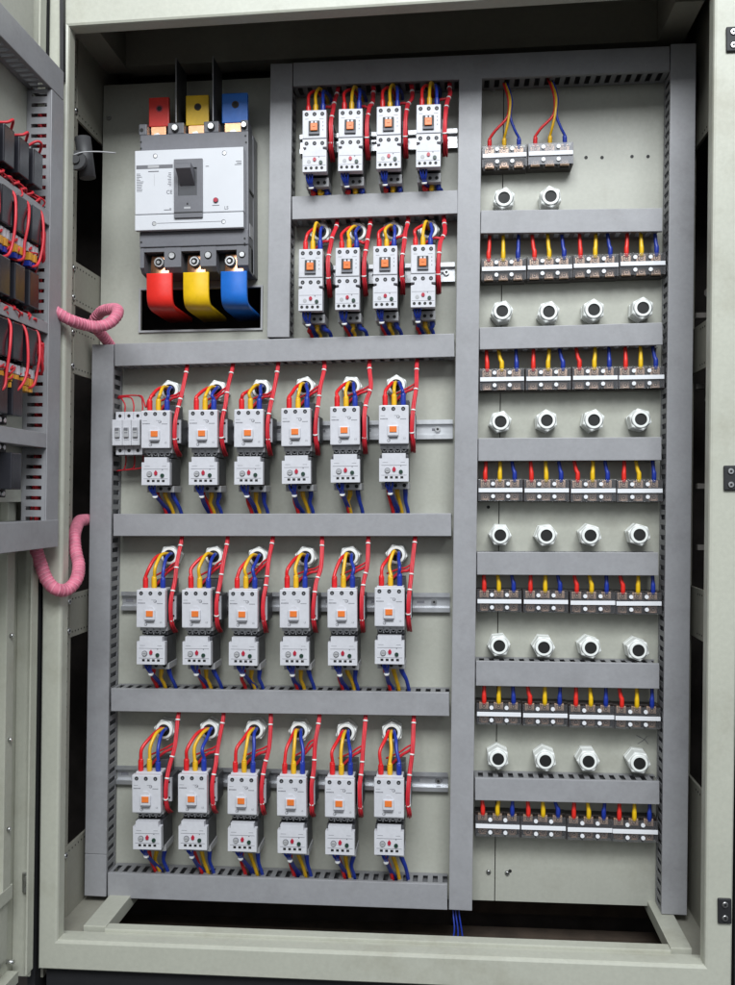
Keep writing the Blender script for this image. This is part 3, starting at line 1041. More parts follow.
# ------------------------------------------------------------------ terminal blocks
def terminal_block(root, clear):
    w, h = 0.0342, 0.0172
    b = MB()
    b.box(-w, w, -0.020, -0.0004, -h, h, M['base'], bev=0.0008)
    for x in (-w + 0.0012, -0.0112, 0.0112, w - 0.0012):
        b.box(x - 0.0011, x + 0.0011, -0.0325, -0.0202, -h + 0.0006, h - 0.0006, M['base'])
    b.box(-w + 0.003, w - 0.003, -0.0270, -0.0202, -0.0035, 0.0035, M['base'])
    b.build('base', root)
    for x in (-0.0222, 0.0, 0.0222):
        b = MB()
        for s in (-1, 1):
            b.box(x - 0.0070, x + 0.0070, -0.0235, -0.0202, s * 0.0042, s * 0.0150, M['brass'], bev=0.0006)
            b.box(x - 0.0050, x + 0.0050, -0.0290, -0.0236, s * 0.0138, s * 0.0152, M['brass'], bev=0.0003)
            b.cyl((x, -0.0236, s * 0.0102), (x, -0.0275, s * 0.0102), 0.0043, M['brass'], seg=12)
            b.cyl((x, -0.0276, s * 0.0102), (x, -0.0278, s * 0.0102), 0.0026, M['base'], seg=10)
            b.cyl((x, -0.0278, s * 0.0102), (x, -0.0280, s * 0.0102), 0.0014, M['brass'], seg=10)
        b.build('clamp', root)
    b = MB()
    b.box(-w + 0.0006, w - 0.0006, -0.0350, -0.0341, -h + 0.0010, h - 0.0010, clear, bev=0.0003)
    c = b.build('cover', root)
    b = MB()
    b.box(-w + 0.0012, w - 0.0012, -0.0372, -0.0352, -0.0032, 0.0030, M['strip'], bev=0.0004)
    b.build('label_strip', c)
    for x in (-0.0112, 0.0115):
        for z in (-0.0092, 0.0098):
            b = MB()
            b.cyl((x, -0.0352, z), (x, -0.0372, z), 0.0030, M['strip'], seg=14)
            b.build('cover_screw', c)


TB = [[(0.1892, 0.5430), (0.2582, 0.5440)], [(0.1867, 0.3708), (0.2560, 0.3712), (0.3248, 0.3720), (0.3932, 0.3726)],
      [(0.1835, 0.2026), (0.2532, 0.2022), (0.3223, 0.2024), (0.3908, 0.2022)], [(0.1796, 0.0340), (0.2494, 0.0332), (0.3185, 0.0325), (0.3871, 0.0318)],
      [(0.1771, -0.1345), (0.2468, -0.1352), (0.3160, -0.1360), (0.3845, -0.1368)], [(0.1759, -0.3054), (0.2451, -0.3060), (0.3137, -0.3072), (0.3817, -0.3082)],
      [(0.1730, -0.4752), (0.2416, -0.4758), (0.3095, -0.4768), (0.3768, -0.4776)]]
TBN = ['topmost pair', 'second', 'third', 'fourth', 'fifth', 'sixth', 'lowest']
DUCTB = [0.6575, 0.4230, 0.2480, 0.0783, -0.0938, -0.2615, -0.4340]
tproto = None
for r, row in enumerate(TB):
    for i, (x, z) in enumerate(row):
        if r == 0:
            lab = ['clear covered terminal block with dark base, left of the topmost pair', 'terminal block with a reflection painted on its cover, right of the topmost pair'][i]
            tgt = ['left block of the topmost pair', 'right block of the topmost pair'][i]
        else:
            lab = 'dark three-pole terminal block with white strip, %s in the %s block row' % (place_word(i, 4), TBN[r])
            tgt = '%s terminal block of the %s block row' % (['leftmost', 'second', 'third', 'rightmost'][i], TBN[r])
        if r == 0 and i == 1:
            root = thing('terminal_block', lab, 'terminal block', (x, 0, z), 0, 'terminal blocks in the right bay')
            terminal_block(root, M['glare'])
        elif tproto is None:
            tproto = root = thing('terminal_block', lab, 'terminal block', (x, 0, z), 0, 'terminal blocks in the right bay')
            terminal_block(root, M['clear'])
        else:
            root = copy_tree(tproto)
            root.location = (x, 0, z)
            tag(root, lab, 'terminal block', 'terminal blocks in the right bay')
        root.rotation_euler = (jit(0.01), jit(0.006), jit(0.012))
        for k, cn in enumerate(('red', 'yellow', 'blue')):
            tx = x + (k - 1) * 0.0222
            if r == 0:
                gx = x + 0.0030 + (k - 1) * 0.0022
                zt = DUCTB[0]
                pts = [(gx + 0.001 - 0.004, -0.012, zt + 0.012), (gx + 0.001, -0.030, zt - 0.008), (gx + 0.006, -0.033 - 0.002 * (k == 1), zt - 0.030), (gx + 0.004, -0.034 - 0.003 * (k == 1), zt - 0.055),
                       (tx * 0.62 + gx * 0.38, -0.032, z + 0.040), (tx, -0.0292, z + 0.0285), (tx, -0.0290, z + 0.0265), (tx, -0.0278, z + 0.018), (tx, -0.0262, z + 0.012)]
                rad = [0.0021] * 6 + [0.0034, 0.0034, 0.0020]
                if k == 1:
                    pts[4] = (tx + 0.003, -0.035, z + 0.040)
            else:
                zt = DUCTB[r]
                tilt = random.choice((0, 0, 0.001, -0.001, 0.003)) + jit(0.0008)
                wr = 0.0031 if k < 2 else 0.0028
                pts = [(tx - tilt * 1.8, -0.0225, zt + 0.014), (tx - tilt * 1.3, -0.0270, zt - 0.001), (tx - tilt * 0.6, -0.0285, z + 0.031),
                       (tx, -0.0288, z + 0.0265), (tx, -0.0285, z + 0.0190), (tx, -0.0272, z + 0.0145), (tx, -0.0262, z + 0.0125)]
                rad = [0.0025, 0.0027, wr, 0.0035, 0.0036, 0.0033, 0.0024]
            wire('terminal_lead', '%s lead dropping into the %s' % (cn, tgt), pts, 0.002, M[cn if r == 0 else {'red': 'redsl', 'yellow': 'yelsl', 'blue': 'blue'}[cn]],
                 '%s leads into the terminal blocks' % cn, rad, seg=8, sub=4)


# ------------------------------------------------------------------ main circuit breaker
MBs = Vector((-0.288, 0, 0.49))
cb = thing('circuit_breaker', 'large grey and white main circuit breaker with a black toggle', 'circuit breaker', MBs)


def bpart(name, b, parent=cb):
    return b.build(name, parent, MBs)


b = MB()
b.box(-0.3690, -0.1995, -0.030, -0.0005, 0.372, 0.592, M['grey'], bev=0.002)
b.box(-0.3710, -0.2005, -0.0630, -0.0302, 0.4110, 0.5860, M['grey'], bev=0.002)
b.box(-0.3708, -0.2010, -0.0660, -0.0632, 0.4110, 0.4345, M['grey'], bev=0.0012)
# lower lugs around the three outgoing openings
for x0, x1 in ((-0.3708, -0.3645), (-0.3325, -0.3060), (-0.2760, -0.2512), (-0.2192, -0.2010)):
    b.prism([(-0.064, 0.4108), (-0.0300, 0.4108), (-0.0300, 0.3700), (-0.056, 0.3730), (-0.064, 0.3800)], x0, x1, M['grey'], axis='x')
b.box(-0.3690, -0.2010, -0.0420, -0.0305, 0.3740, 0.4105, M['black'])
for x0, x1 in ((-0.3644, -0.3326), (-0.3059, -0.2761), (-0.2511, -0.2193)):
    b.box(x0, x1, -0.0636, -0.0425, 0.4040, 0.4108, M['grey'])
# upper tabs
for x0, x1 in ((-0.3730, -0.3604), (-0.3272, -0.3020), (-0.2706, -0.2472), (-0.2129, -0.2015)):
    b.box(x0, x1, -0.0615, -0.0305, 0.5862, 0.6035, M['grey'], bev=0.0015)
b.box(-0.2003, -0.1997, -0.058, -0.036, 0.425, 0.445, M['step'])
b.box(-0.2004, -0.1996, -0.060, -0.0302, 0.494, 0.498, M['black'])
body = bpart('body', b)
b = MB()
for x, z, r in ((-0.3203, 0.3972, 0.0046), (-0.2636, 0.3965, 0.0046), (-0.2106, 0.3959, 0.0040), (-0.3150, 0.5945, 0.0046), (-0.2585, 0.5945, 0.0046), (-0.2070, 0.5945, 0.0040)):
    b = MB()
    b.cyl((x, -0.0642, z), (x, -0.0648, z), r * 1.3, M['black'], seg=14)
    b.cyl((x, -0.0648, z), (x, -0.0665, z), r * 0.95, M['steel'], seg=14)
    bpart('screw', b, body)
b = MB()
for x, z in ((-0.3690, 0.5750), (-0.3690, 0.5650), (-0.2050, 0.5780), (-0.2040, 0.5680), (-0.3680, 0.419), (-0.2060, 0.420), (-0.2060, 0.412)):
    b.disc(x, z, -0.0664 if z < .43 else -0.0631, 0.0015, M['black'])
b.disc(-0.3685, 0.594, -0.0616, 0.003, M['black'])
bpart('vent_holes', b, body)
b = MB()
for x, z in ((-0.3408, 0.3875), (-0.2850, 0.3874), (-0.2296, 0.3866)):
    b = MB()
    b.cyl((x, -0.0421, z), (x, -0.0632, z), 0.0086, M['clipg'], seg=18)
    b.cyl((x, -0.0632, z), (x, -0.0658, z), 0.0072, M['steel'], seg=18, hole=0.0052, mhole=M['black'])
    b.cyl((x - 0.0008, -0.0640, z), (x - 0.0008, -0.0660, z), 0.0026, M['steel'], seg=10)
    bpart('terminal_bolt', b)
b = MB()
PF = -0.0755
b.box(-0.3745, -0.2057, PF, -0.0634, 0.4590, 0.5568, M['panel'], bev=0.0010, sh=0)
b.box(-0.3747, -0.2059, PF - 0.0004, -0.0664, 0.4342, 0.4578, M['panel'], bev=0.0010)
# rating label
P = PF - 0.0001
b.box(-0.3722, -0.3150, P - 0.0003, P, 0.5285, 0.5340, M['grey'])
b.box(-0.3540, -0.3365, P - 0.0005, P - 0.0003, 0.5294, 0.5331, M['step'])
b.box(-0.3535, -0.3370, P - 0.0003, P, 0.5235, 0.5248, M['ink'])
random.seed(3)
z = 0.5205
while z > 0.494:
    b.box(-0.3718, -0.3718 + random.uniform(0.004, 0.011), P - 0.0002, P, z, z + 0.0008, M['ink'])
    if z > 0.5:
        b.box(-0.3225 + random.uniform(-.001, .002), -0.3175, P - 0.0002, P, z, z + 0.0008, M['ink'])
    z -= 0.0024
b.box(-0.3440, -0.3436, P - 0.0002, P, 0.502, 0.520, M['step'])
b.text('CE', -0.3205, 0.4890, P - 0.0002, 0.0080, M['ink'])
b.box(-0.3290, -0.3175, P - 0.0002, P, 0.4640, 0.4650, M['ink'])
b.box(-0.3205, -0.3175, P - 0.0002, P, 0.4658, 0.4668, M['ink'])
b.text('LS', -0.2320, 0.4625, P - 0.0002, 0.0068, M['ink'])
for x0, x1, z in ((-0.2640, -0.2590, 0.5290), (-0.2170, -0.2085, 0.5350), (-0.2155, -0.2085, 0.5322), (-0.2190, -0.2085, 0.5300), (-0.2540, -0.2430, 0.4690)):
    b.box(x0, x1, P - 0.0002, P, z - 0.0005, z + 0.0005, M['ink'])
b.box(-0.3400, -0.2400, P - 0.0006, P - 0.0004, 0.4440, 0.4446, M['ink'])
for x, z in ((-0.3424, 0.5479), (-0.2349, 0.5483), (-0.3443, 0.4440), (-0.2364, 0.4437)):
    b.cyl((x, P - 0.0003, z), (x, P - 0.0007, z), 0.0034, M['ink'], seg=16)
    b.cyl((x + 0.0004, P - 0.0007, z - 0.0004), (x + 0.0004, P - 0.0010, z - 0.0004), 0.0026, M['steel'], seg=16)
fc = bpart('front_cover', b)
b = MB()
b.cyl((-0.2482, P, 0.4766), (-0.2482, P - 0.0012, 0.4766), 0.0042, M['ink'], seg=16)
b.cyl((-0.2482, P - 0.0012, 0.4766), (-0.2482, P - 0.0026, 0.4766), 0.0033, M['redbtn'], seg=16)
bpart('trip_button', b, fc)
b = MB()
bx0, bx1, bz0, bz1 = -0.3122, -0.2682, 0.4508, 0.5400
rx0, rx1, rz0, rz1 = -0.3056, -0.2765, 0.4840, 0.5268
for a in ((bx0, bx1, rz1, bz1), (bx0, bx1, bz0, rz0), (bx0, rx0, rz0, rz1), (rx1, bx1, rz0, rz1)):
    b.box(a[0], a[1], PF - 0.0040, PF - 0.0006, a[2], a[3], M['grey'])
b.box(rx0, rx1, PF - 0.0015, PF - 0.0007, rz0, rz1, M['char'])
b.box(-0.2940, -0.2880, PF - 0.0042, PF - 0.0041, 0.5300, 0.5330, M['black'])
b.box(-0.2925, -0.2900, PF - 0.0042, PF - 0.0041, 0.4700, 0.4730, M['black'])
b.box(-0.2965, -0.2865, PF - 0.0042, PF - 0.0041, 0.4640, 0.4670, M['step'])
b.box(bx0, bx1, PF - 0.0043, PF - 0.0041, 0.4575, 0.4592, M['black'])
bz = bpart('handle_bezel', b)
b = MB()
b.prism([(PF - 0.0016, 0.4995), (PF - 0.0016, 0.5225), (PF - 0.024, 0.5265), (PF - 0.027, 0.5240), (PF - 0.027, 0.5180)], -0.3030, -0.2800, M['grey'], axis='x')
bpart('toggle_handle', b)

# insulating barriers between the upper poles
for i, x in enumerate((-0.3140, -0.2560)):
    b = MB()
    b.box(x - 0.0005, x + 0.0005, -0.060, -0.004, -0.0, 0.100, M['char'])
    b.box(x - 0.0006, x + 0.0006, -0.0612, -0.0601, -0.0, 0.100, M['step'])
    o = b.build('phase_barrier')
    o.location = (0, 0, 0.6040)
    tag(o, 'thin dark phase barrier standing above the breaker, between the %s bars' % ('red and yellow' if i == 0 else 'yellow and blue'), 'barrier', 'dark phase barriers above the breaker')

# busbars above and flexible bars below
for cn, x0, x1, zt, zs in (('red', -0.3622, -0.3300, 0.6508, 0.6050), ('yellow', -0.3030, -0.2668, 0.6515, 0.6045), ('blue', -0.2458, -0.2052, 0.6522, 0.6060)):
    t = thing('busbar', '%s sleeved copper bar standing up from the breaker top' % cn, 'busbar', ((x0 + x1) / 2, -0.045, 0.585), 0, 'sleeved bars on top of the breaker')
    b = MB()
    hw = (x1 - x0) / 2
    b.box(-hw * 0.80, hw * 0.66, 0.0, 0.0048, -0.004, zs - 0.585 + 0.004, M['copper'], bev=0.0005)
    b.cyl((-0.002, -0.0002, 0.003), (-0.002, -0.004, 0.003), 0.0065, M['steel'], seg=6)
    b.build('copper_bar', t)
    b = MB()
    b.box(-hw, hw, -0.0012, 0.0060, zs - 0.585, zt - 0.585, M[{'red': 'redsl', 'yellow': 'yelsl', 'blue': 'blusl'}[cn]], bev=0.0012)
    b.cyl((0.001, -0.0012, (zt + zs) / 2 - 0.585 + 0.005), (0.001, -0.0017, (zt + zs) / 2 - 0.585 + 0.005), 0.0056, M['brown'] if cn != 'red' else M['redbtn'], seg=18)
    b.cyl((0.001, -0.0017, (zt + zs) / 2 - 0.585 + 0.005), (0.001, -0.0019, (zt + zs) / 2 - 0.585 + 0.005), 0.0038, M['black'], seg=18)
    b.build('sleeve', t)


def ribbon(b, path, x0, x1, th, m, sub=6, lines=0):
    """flat bar swept through (y, z) path"""
    P = [Vector((0, y, z)) for y, z in path]
    n = len(P)
    cp = []
    for i in range(n - 1):
        p0 = P[i - 1] if i else P[0] * 2 - P[1]
        p1, p2 = P[i], P[i + 1]
        p3 = P[i + 2] if i + 2 < n else P[-1] * 2 - P[-2]
        for s in range(sub):
            t = s / sub
            cp.append(0.5 * ((2 * p1) + (p2 - p0) * t + (2 * p0 - 5 * p1 + 4 * p2 - p3) * t * t + (3 * p1 - p0 - 3 * p2 + p3) * t ** 3))
    cp.append(P[-1])
    k = b.mi(m)
    prev = None
    fs = []
    for i, p in enumerate(cp):
        d = (cp[min(i + 1, len(cp) - 1)] - cp[max(i - 1, 0)]).normalized()
        nrm = Vector((0, d.z, -d.y)) * (th / 2)
        xs = [(x0, 0), (x0 + 0.001, 1), (x1 - 0.001, 1), (x1, 0)]
        ringv = [b.bm.verts.new((x, (p + nrm * (1 if e else .6)).y, (p + nrm * (1 if e else .6)).z)) for x, e in xs] + \
                [b.bm.verts.new((x, (p - nrm * (1 if e else .6)).y, (p - nrm * (1 if e else .6)).z)) for x, e in reversed(xs)]
        if prev:
            for j in range(8):
                f = b.bm.faces.new([prev[j], prev[(j + 1) % 8], ringv[(j + 1) % 8], ringv[j]])
                f.material_index = k
                f.smooth = True
                fs.append(f)
        else:
            fs.append(b.bm.faces.new(ringv))
        prev = ringv
    fs.append(b.bm.faces.new(prev))
    for f in fs:
        f.material_index = k
    bmesh.ops.recalc_face_normals(b.bm, faces=fs)


for cn, x0, x1 in (('red', -0.3618, -0.3215), ('yellow', -0.3040, -0.2640), ('blue', -0.2450, -0.2045)):
    xc = (x0 + x1) / 2
    base = Vector((xc, -0.055, 0.385))
    t = thing('flexible_busbar', '%s flexible bar curving from the breaker bottom back through the cut-out' % cn, 'busbar', base, 0, 'flexible bars below the breaker')
    hw = (x1 - x0) / 2
    b = MB()
    ribbon(b, [(0.004, 0.014), (0.000, 0.002), (-0.002, -0.017)], -hw * 0.70, hw * 0.78, 0.006, M['copper'])
    b.build('copper_end', t)
    b = MB()
    ribbon(b, [(-0.003, -0.0135), (-0.003, -0.022), (-0.003, -0.036), (-0.002, -0.050), (0.002, -0.0585), (0.009, -0.0625), (0.022, -0.0640), (0.060, -0.0642), (0.110, -0.0642)], -hw, hw, 0.0075, M[{'red': 'redsl', 'yellow': 'yelsl', 'blue': 'blusl'}[cn]])
    b.build('sleeve', t)

# ------------------------------------------------------------------ three pole fuse holder at the left of the third row
FB = Vector((-0.396, 0, 0.125))
fh = thing('fuse_holder', 'white three-pole fuse holder at the left end of the third rail', 'fuse holder', FB)
for k in range(3):
    x0 = -0.0175 + k * 0.0142
    b = MB()
    x1 = x0 + 0.0138
    b.box(x0, x1, -0.055, -0.0095, -0.033, 0.034, M['white'], bev=0.0008)
    b.box(x0 + (-0.002 if k == 0 else 0), x1, -0.066, -0.0552, -0.019, 0.021, M['white'], bev=0.0010)
    for z in (0.0275, -0.0265):
        b.disc((x0 + x1) / 2, z, -0.055, 0.0026, M['black'])
    ink_line(b, x0 + 0.003, x1 - 0.003, -0.011, -0.066, 0.0006)
    p = b.build('pole', fh)
    b = MB()
    b.box(x0 + 0.0032, x1 - 0.0030, -0.0695, -0.0662, -0.0065, 0.0085, M['step'], bev=0.0008)
    b.box(x0 + 0.0040, x1 - 0.0038, -0.0705, -0.0696, 0.0045, 0.0080, M['ink'])
    ink_line(b, x0 + 0.0045, x1 - 0.0045, 0.0005, -0.0696, 0.0012)
    b.build('fuse_lever', p)
    xm = -0.396 + (x0 + x1) / 2
    pts = [(-0.4225, -0.022, 0.1845), (-0.4150, -0.026, 0.1830 + 0.002 * k), (xm - 0.006, -0.030, 0.1815 + 0.0022 * k), (xm, -0.033, 0.172), (xm, -0.034, 0.160)]
    wire('control_wire', 'thin red wire curving over to the %s pole of the fuse holder' % ['left', 'middle', 'right'][k], pts, 0.0012, M['pink'], 'thin red wires at the fuse holder', seg=6)
    pts = [(xm, -0.030, 0.092), (xm + 0.0005, -0.031, 0.082), (xm - 0.003, -0.030, 0.0705 + 0.001 * k), (-0.415, -0.028, 0.0690), (-0.424, -0.022, 0.0680)]
    wire('control_wire', 'thin red wire dropping from the %s pole of the fuse holder to the left trunking' % ['left', 'middle', 'right'][k], pts, 0.0012, M['pink'], 'thin red wires at the fuse holder', seg=6)
wire('control_wire', 'thin red wire looping from the fuse holder to the first starter', [(-0.384, -0.034, 0.1865), (-0.376, -0.040, 0.1830), (-0.367, -0.050, 0.166), (-0.362, -0.054, 0.176), (-0.352, -0.050, 0.185)],
     0.0012, M['pink'], None, seg=6)


# ------------------------------------------------------------------ door fittings: trunking, relays and their wires
def door_duct_h(z0, z1, y_near, y_far, depth, label, slots):
    root = thing('wiring_trunking', label, 'wiring duct', (lean(-0.4745, (z0 + z1) / 2), y_far, (z0 + z1) / 2), 0, 'trunking on the open door')
    root.rotation_euler = (0, K, 0)
    h = (z1 - z0) / 2
    L = y_far - y_near
    b = MB()
    b.box(0.0004, 0.0018, -L, 0, -h + 0.001, h - 0.001, M['ductw'])
    for s in (-1, 1):
        a, c = s * (h - 0.002), s * (h - 0.0006)
        if not slots:
            b.box(0.0019, depth - 0.0021, -L, 0, a, c, M['ductw'])
            continue
        b.box(0.0019, depth * 0.25, -L, 0, a, c, M['ductw'])
        b.box(depth * 0.80, depth - 0.0021, -L, 0, a, c, M['ductw'])
        y = 0.0
        while y < L:
            b.box(depth * 0.2501, depth * 0.7999, -min(L, y + 0.006), -y, a, c, M['ductw'])
            y += 0.0135
    b.build('slotted_body', root)
    b = MB()
    b.box(depth - 0.002, depth, -L, 0, -h, h, M['duct'], bev=0.0009)
    b.build('cover', root)
    return root


# vertical one next to the hinge, its slots face the viewer
zt, zb = 0.578, -0.042
root = thing('wiring_trunking', 'grey vertical trunking with long slots on the open door', 'wiring duct', (lean(-0.4745, 0.27), -0.228, 0.27), 0, 'trunking on the open door')
root.rotation_euler = (0, K, 0)
dp = 0.0355
b = MB()
za, zc = zb - 0.27, zt - 0.27
b.box(0.0004, 0.0018, -0.019, 0.019, za, zc, M['duct'])
for s in (-1, 1):
    a, c = s * 0.0176, s * 0.019
    b.box(0.0019, dp * 0.18, a, c, za, zc, M['duct'])
    b.box(dp * 0.80, dp - 0.0021, a, c, za, zc, M['duct'])
    z = za
    while z < zc:
        b.box(dp * 0.1801, dp * 0.7999, a, c, z, min(zc, z + 0.0090), M['duct'])
        z += 0.0140
b.build('slotted_body', root)
b = MB()
b.box(dp - 0.002, dp, -0.0194, 0.0194, za, zc, M['duct'], bev=0.0009)
b.build('cover', root)
for q in range(6):
    y = -0.236 + 0.004 * q
    wire('door_wire', 'red wires running up inside the slotted door trunking', [(lean(-0.463 + jit(.004), zb), y, zb + 0.01), (lean(-0.462 + jit(.004), 0.1), y + jit(.003), 0.12), (lean(-0.461 + jit(.004), 0.35), y + jit(.003), 0.35), (lean(-0.462, zt), y, zt - 0.02)],
         0.0019, M['pink'], 'red wires inside the door trunking', seg=6)
door_duct_h(0.5795, 0.6185, DY1, -0.209, 0.0350, 'grey trunking with slotted underside along the top of the open door', True)
door_duct_h(0.3930, 0.4130, DY1, -0.2480, 0.0350, 'narrow grey trunking under the top row of door relays', False)
door_duct_h(0.2470, 0.2620, DY1, -0.2480, 0.0350, 'narrow grey trunking between the middle rows of door relays', False)
door_duct_h(0.0930, 0.1130, DY1, -0.2480, 0.0350, 'narrow grey trunking under the lowest row of door relays', False)
door_duct_h(-0.0420, -0.0045, DY1, -0.2090, 0.0365, 'grey bottom trunking on the open door', False)


def relay_proto(root):
    b = MB()
    b.box(0.0004, 0.016, -0.016, 0.016, -0.034, 0.034, M['rubber'], bev=0.001)
    b.build('socket', root)
    b = MB()
    b.box(0.0162, 0.038, -0.0135, 0.0135, -0.024, 0.022, M['relay'], bev=0.0015)
    b.build('case', root)
    for z in (-0.029, 0.029):
        for y in (-0.008, 0.004):
            b = MB()
            b.cyl((0.0161, y, z), (0.0200, y, z), 0.0032, M['steel'], seg=8)
            b.build('terminal_screw', root)


def strip_proto(root, m1, m2):
    b = MB()
    b.box(0.0004, 0.020, -0.0165, 0.0165, -0.011, 0.011, M['rubber'])
    for y in (-0.012, -0.004, 0.004, 0.012):
        b.box(0.0202, 0.0340, y - 0.003, y + 0.003, 0.001, 0.0125, M['white'], bev=0.0006)
    b.build('base', root)
    b = MB()
    for y in (-0.010, 0.002):
        b.box(0.0202, 0.0370, y - 0.0045, y + 0.0035, -0.0105, -0.0005, m1, bev=0.0008)
        b.box(0.0202, 0.0360, y - 0.0040, y + 0.0040, -0.0180, -0.0110, m2, bev=0.0008)
    b.build('ferrules', root)


RR = [(0.455, 'top'), (0.382, 'second'), (0.296, 'third'), (0.222, 'fourth')]
rp = None
COLN = ['nearest the hinge', 'second from the hinge', 'third from the hinge', 'fourth from the hinge']
sp = {}
for r, (z, nm) in enumerate(RR):
    for i in range(4):
        y = -0.2905 - i * 0.0395 - (0.003 * r)
        lab = 'black plug-in relay in the %s row on the door, %s' % (nm, COLN[i])
        loc = (lean(-0.4745, z), y, z)
        if rp is None:
            rp = root = thing('relay', lab, 'relay', loc, K, 'relays on the open door')
            relay_proto(root)
        else:
            root = copy_tree(rp)
            root.location = loc
            tag(root, lab, 'relay', 'relays on the open door')
        X = lean(-0.4745, z)
        # short red jumper from the relay head
        wire('door_wire', 'red jumper looping from the %s row relay %s' % (nm, COLN[i]),
             [(X + 0.020, y + 0.002, z + 0.029), (X + 0.033, y + 0.006, z + 0.034 + jit(.004)), (X + 0.036, y + 0.014, z + 0.036), (X + 0.026, y + 0.026, z + 0.026), (X + 0.018, y + 0.032, z + 0.014)],
             0.0018, M['pink'], 'red jumpers at the door relays', seg=6)
        wire('door_wire', 'red tail below the %s row relay %s' % (nm, COLN[i]),
             [(X + 0.019, y, z - 0.029), (X + 0.030, y - 0.002, z - 0.031), (X + 0.034, y - 0.010, z - 0.036), (X + 0.026, y - 0.016, z - 0.040)],
             0.0018, M['pink'], 'red tails at the door relays', seg=6)
        if r in (1, 3):
            key = r
            zs = z - 0.040 if r == 1 else z - 0.042
            lab = 'door terminal strip with %s ferrules under the %s row relay %s' % ('blue' if r == 1 else 'amber', nm, COLN[i])
            loc = (lean(-0.4745, zs), y, zs)
            if key not in sp:
                sp[key] = q = thing('terminal_strip', lab, 'terminal strip', loc, K, 'terminal strips on the open door')
                strip_proto(q, M['amber'], M['blue'] if r == 1 else M['amber'])
            else:
                q = copy_tree(sp[key])
                q.location = loc
                tag(q, lab, 'terminal strip', 'terminal strips on the open door')
            q1, q2, q3 = jit(0.005), jit(0.006), jit(0.008)
            wire('door_wire', 'thick red loop hanging by the %s row relay %s' % (nm, COLN[i]),
                 [(X + 0.020, y + 0.015, z + 0.027), (X + 0.036, y + 0.016 + q1, z + 0.020), (X + 0.0405 + q1 * 0.3, y + 0.015 + q2, z - 0.008), (X + 0.040 + q2 * 0.4, y + 0.012 + q2, z - 0.036 + q3),
                  (X + 0.037, y + 0.004, z - 0.056 + q3), (X + 0.030, y - 0.008, z - 0.060 + q3), (X + 0.022, y - 0.014, z - 0.050)],
                 0.0019, M['pink'], 'thick red loops on the door', seg=8)
        for e in range(2):
            a0, a1 = random.uniform(-0.014, 0.014), random.uniform(-0.02, 0.02)
            wire('door_wire', 'thin red wire crossing the terminals below the %s row relay %s' % (nm, COLN[i]),
                 [(X + 0.018, y + a0, z - 0.026), (X + 0.030 + jit(.004), y + a0 + jit(.006), z - 0.036 + jit(.004)), (X + 0.034 + jit(.004), y + a1, z - 0.044 + jit(.006)), (X + 0.020, y + a1 + jit(.01), z - 0.054)],
                 0.0012, M['pink'], 'thin red wires below the door relays', seg=6)
for j, z in enumerate((0.372, 0.222)):
    for q in range(3):
        wire('door_wire', 'red wires entering the door trunking beside the %s relay row' % ['second', 'fourth'][j],
             [(lean(-0.462, z), -0.252, z - 0.010 - q * .006), (lean(-0.452 + .003 * q, z), -0.254, z + 0.010), (lean(-0.446, z), -0.250, z - 0.020 + q * .01), (lean(-0.455, z), -0.240, z - 0.035)], 0.0022, M['pink'],
             'red wires entering the door trunking', seg=6)
for i in range(4):
    y = -0.326 + (0.118 if i == 3 else 0) - i * 0.0395
    root = copy_tree(rp)
    z = 0.152 if i < 3 else 0.060
    root.location = (lean(-0.4745, z), y - 0.012, z)
    tag(root, 'black relay low on the door above the lowest narrow trunking, %s' % COLN[i] if i < 3 else 'single black relay on the door below the lowest narrow trunking', 'relay', 'relays on the open door')


# ------------------------------------------------------------------ pink spiral wrapped conduits across the hinge
def conduit(label, pts, r):
    b = MB()
    base = Vector(pts[0])
    P = [Vector(p) - base for p in pts]
    b.tube(P, r, M['spiral2'], seg=12, sub=10)
    # resample and wrap a helical band
    cp = []
    n = len(P)
    for i in range(n - 1):
        p0 = P[i - 1] if i else P[0] * 2 - P[1]
        p1, p2 = P[i], P[i + 1]
        p3 = P[i + 2] if i + 2 < n else P[-1] * 2 - P[-2]
        for s in range(60):
            t = s / 60
            cp.append(0.5 * ((2 * p1) + (p2 - p0) * t + (2 * p0 - 5 * p1 + 4 * p2 - p3) * t * t + (3 * p1 - p0 - 3 * p2 + p3) * t ** 3))
    o = b.build('spiral_conduit')
    o.location = base
    w = MB()
    a = None
    hel = []
    dist = 0
    for i in range(1, len(cp) - 1):
        d = (cp[i + 1] - cp[i - 1]).normalized()
        a = d.orthogonal().normalized() if a is None else (a - d * a.dot(d)).normalized()
        c = d.cross(a)
        dist += (cp[i] - cp[i - 1]).length
        th = dist / 0.0058 * 2 * math.pi
        hel.append(cp[i] + (a * math.cos(th) + c * math.sin(th)) * (r - 0.0010))
    # thin resample so that the helix stays round
    w.tube(hel[::1], 0.0016, M['spiral'], seg=6, sub=2)
    w.build('spiral_wrap', o)
    return tag(o, label, 'cable conduit', 'pink spiral conduits across the hinge')


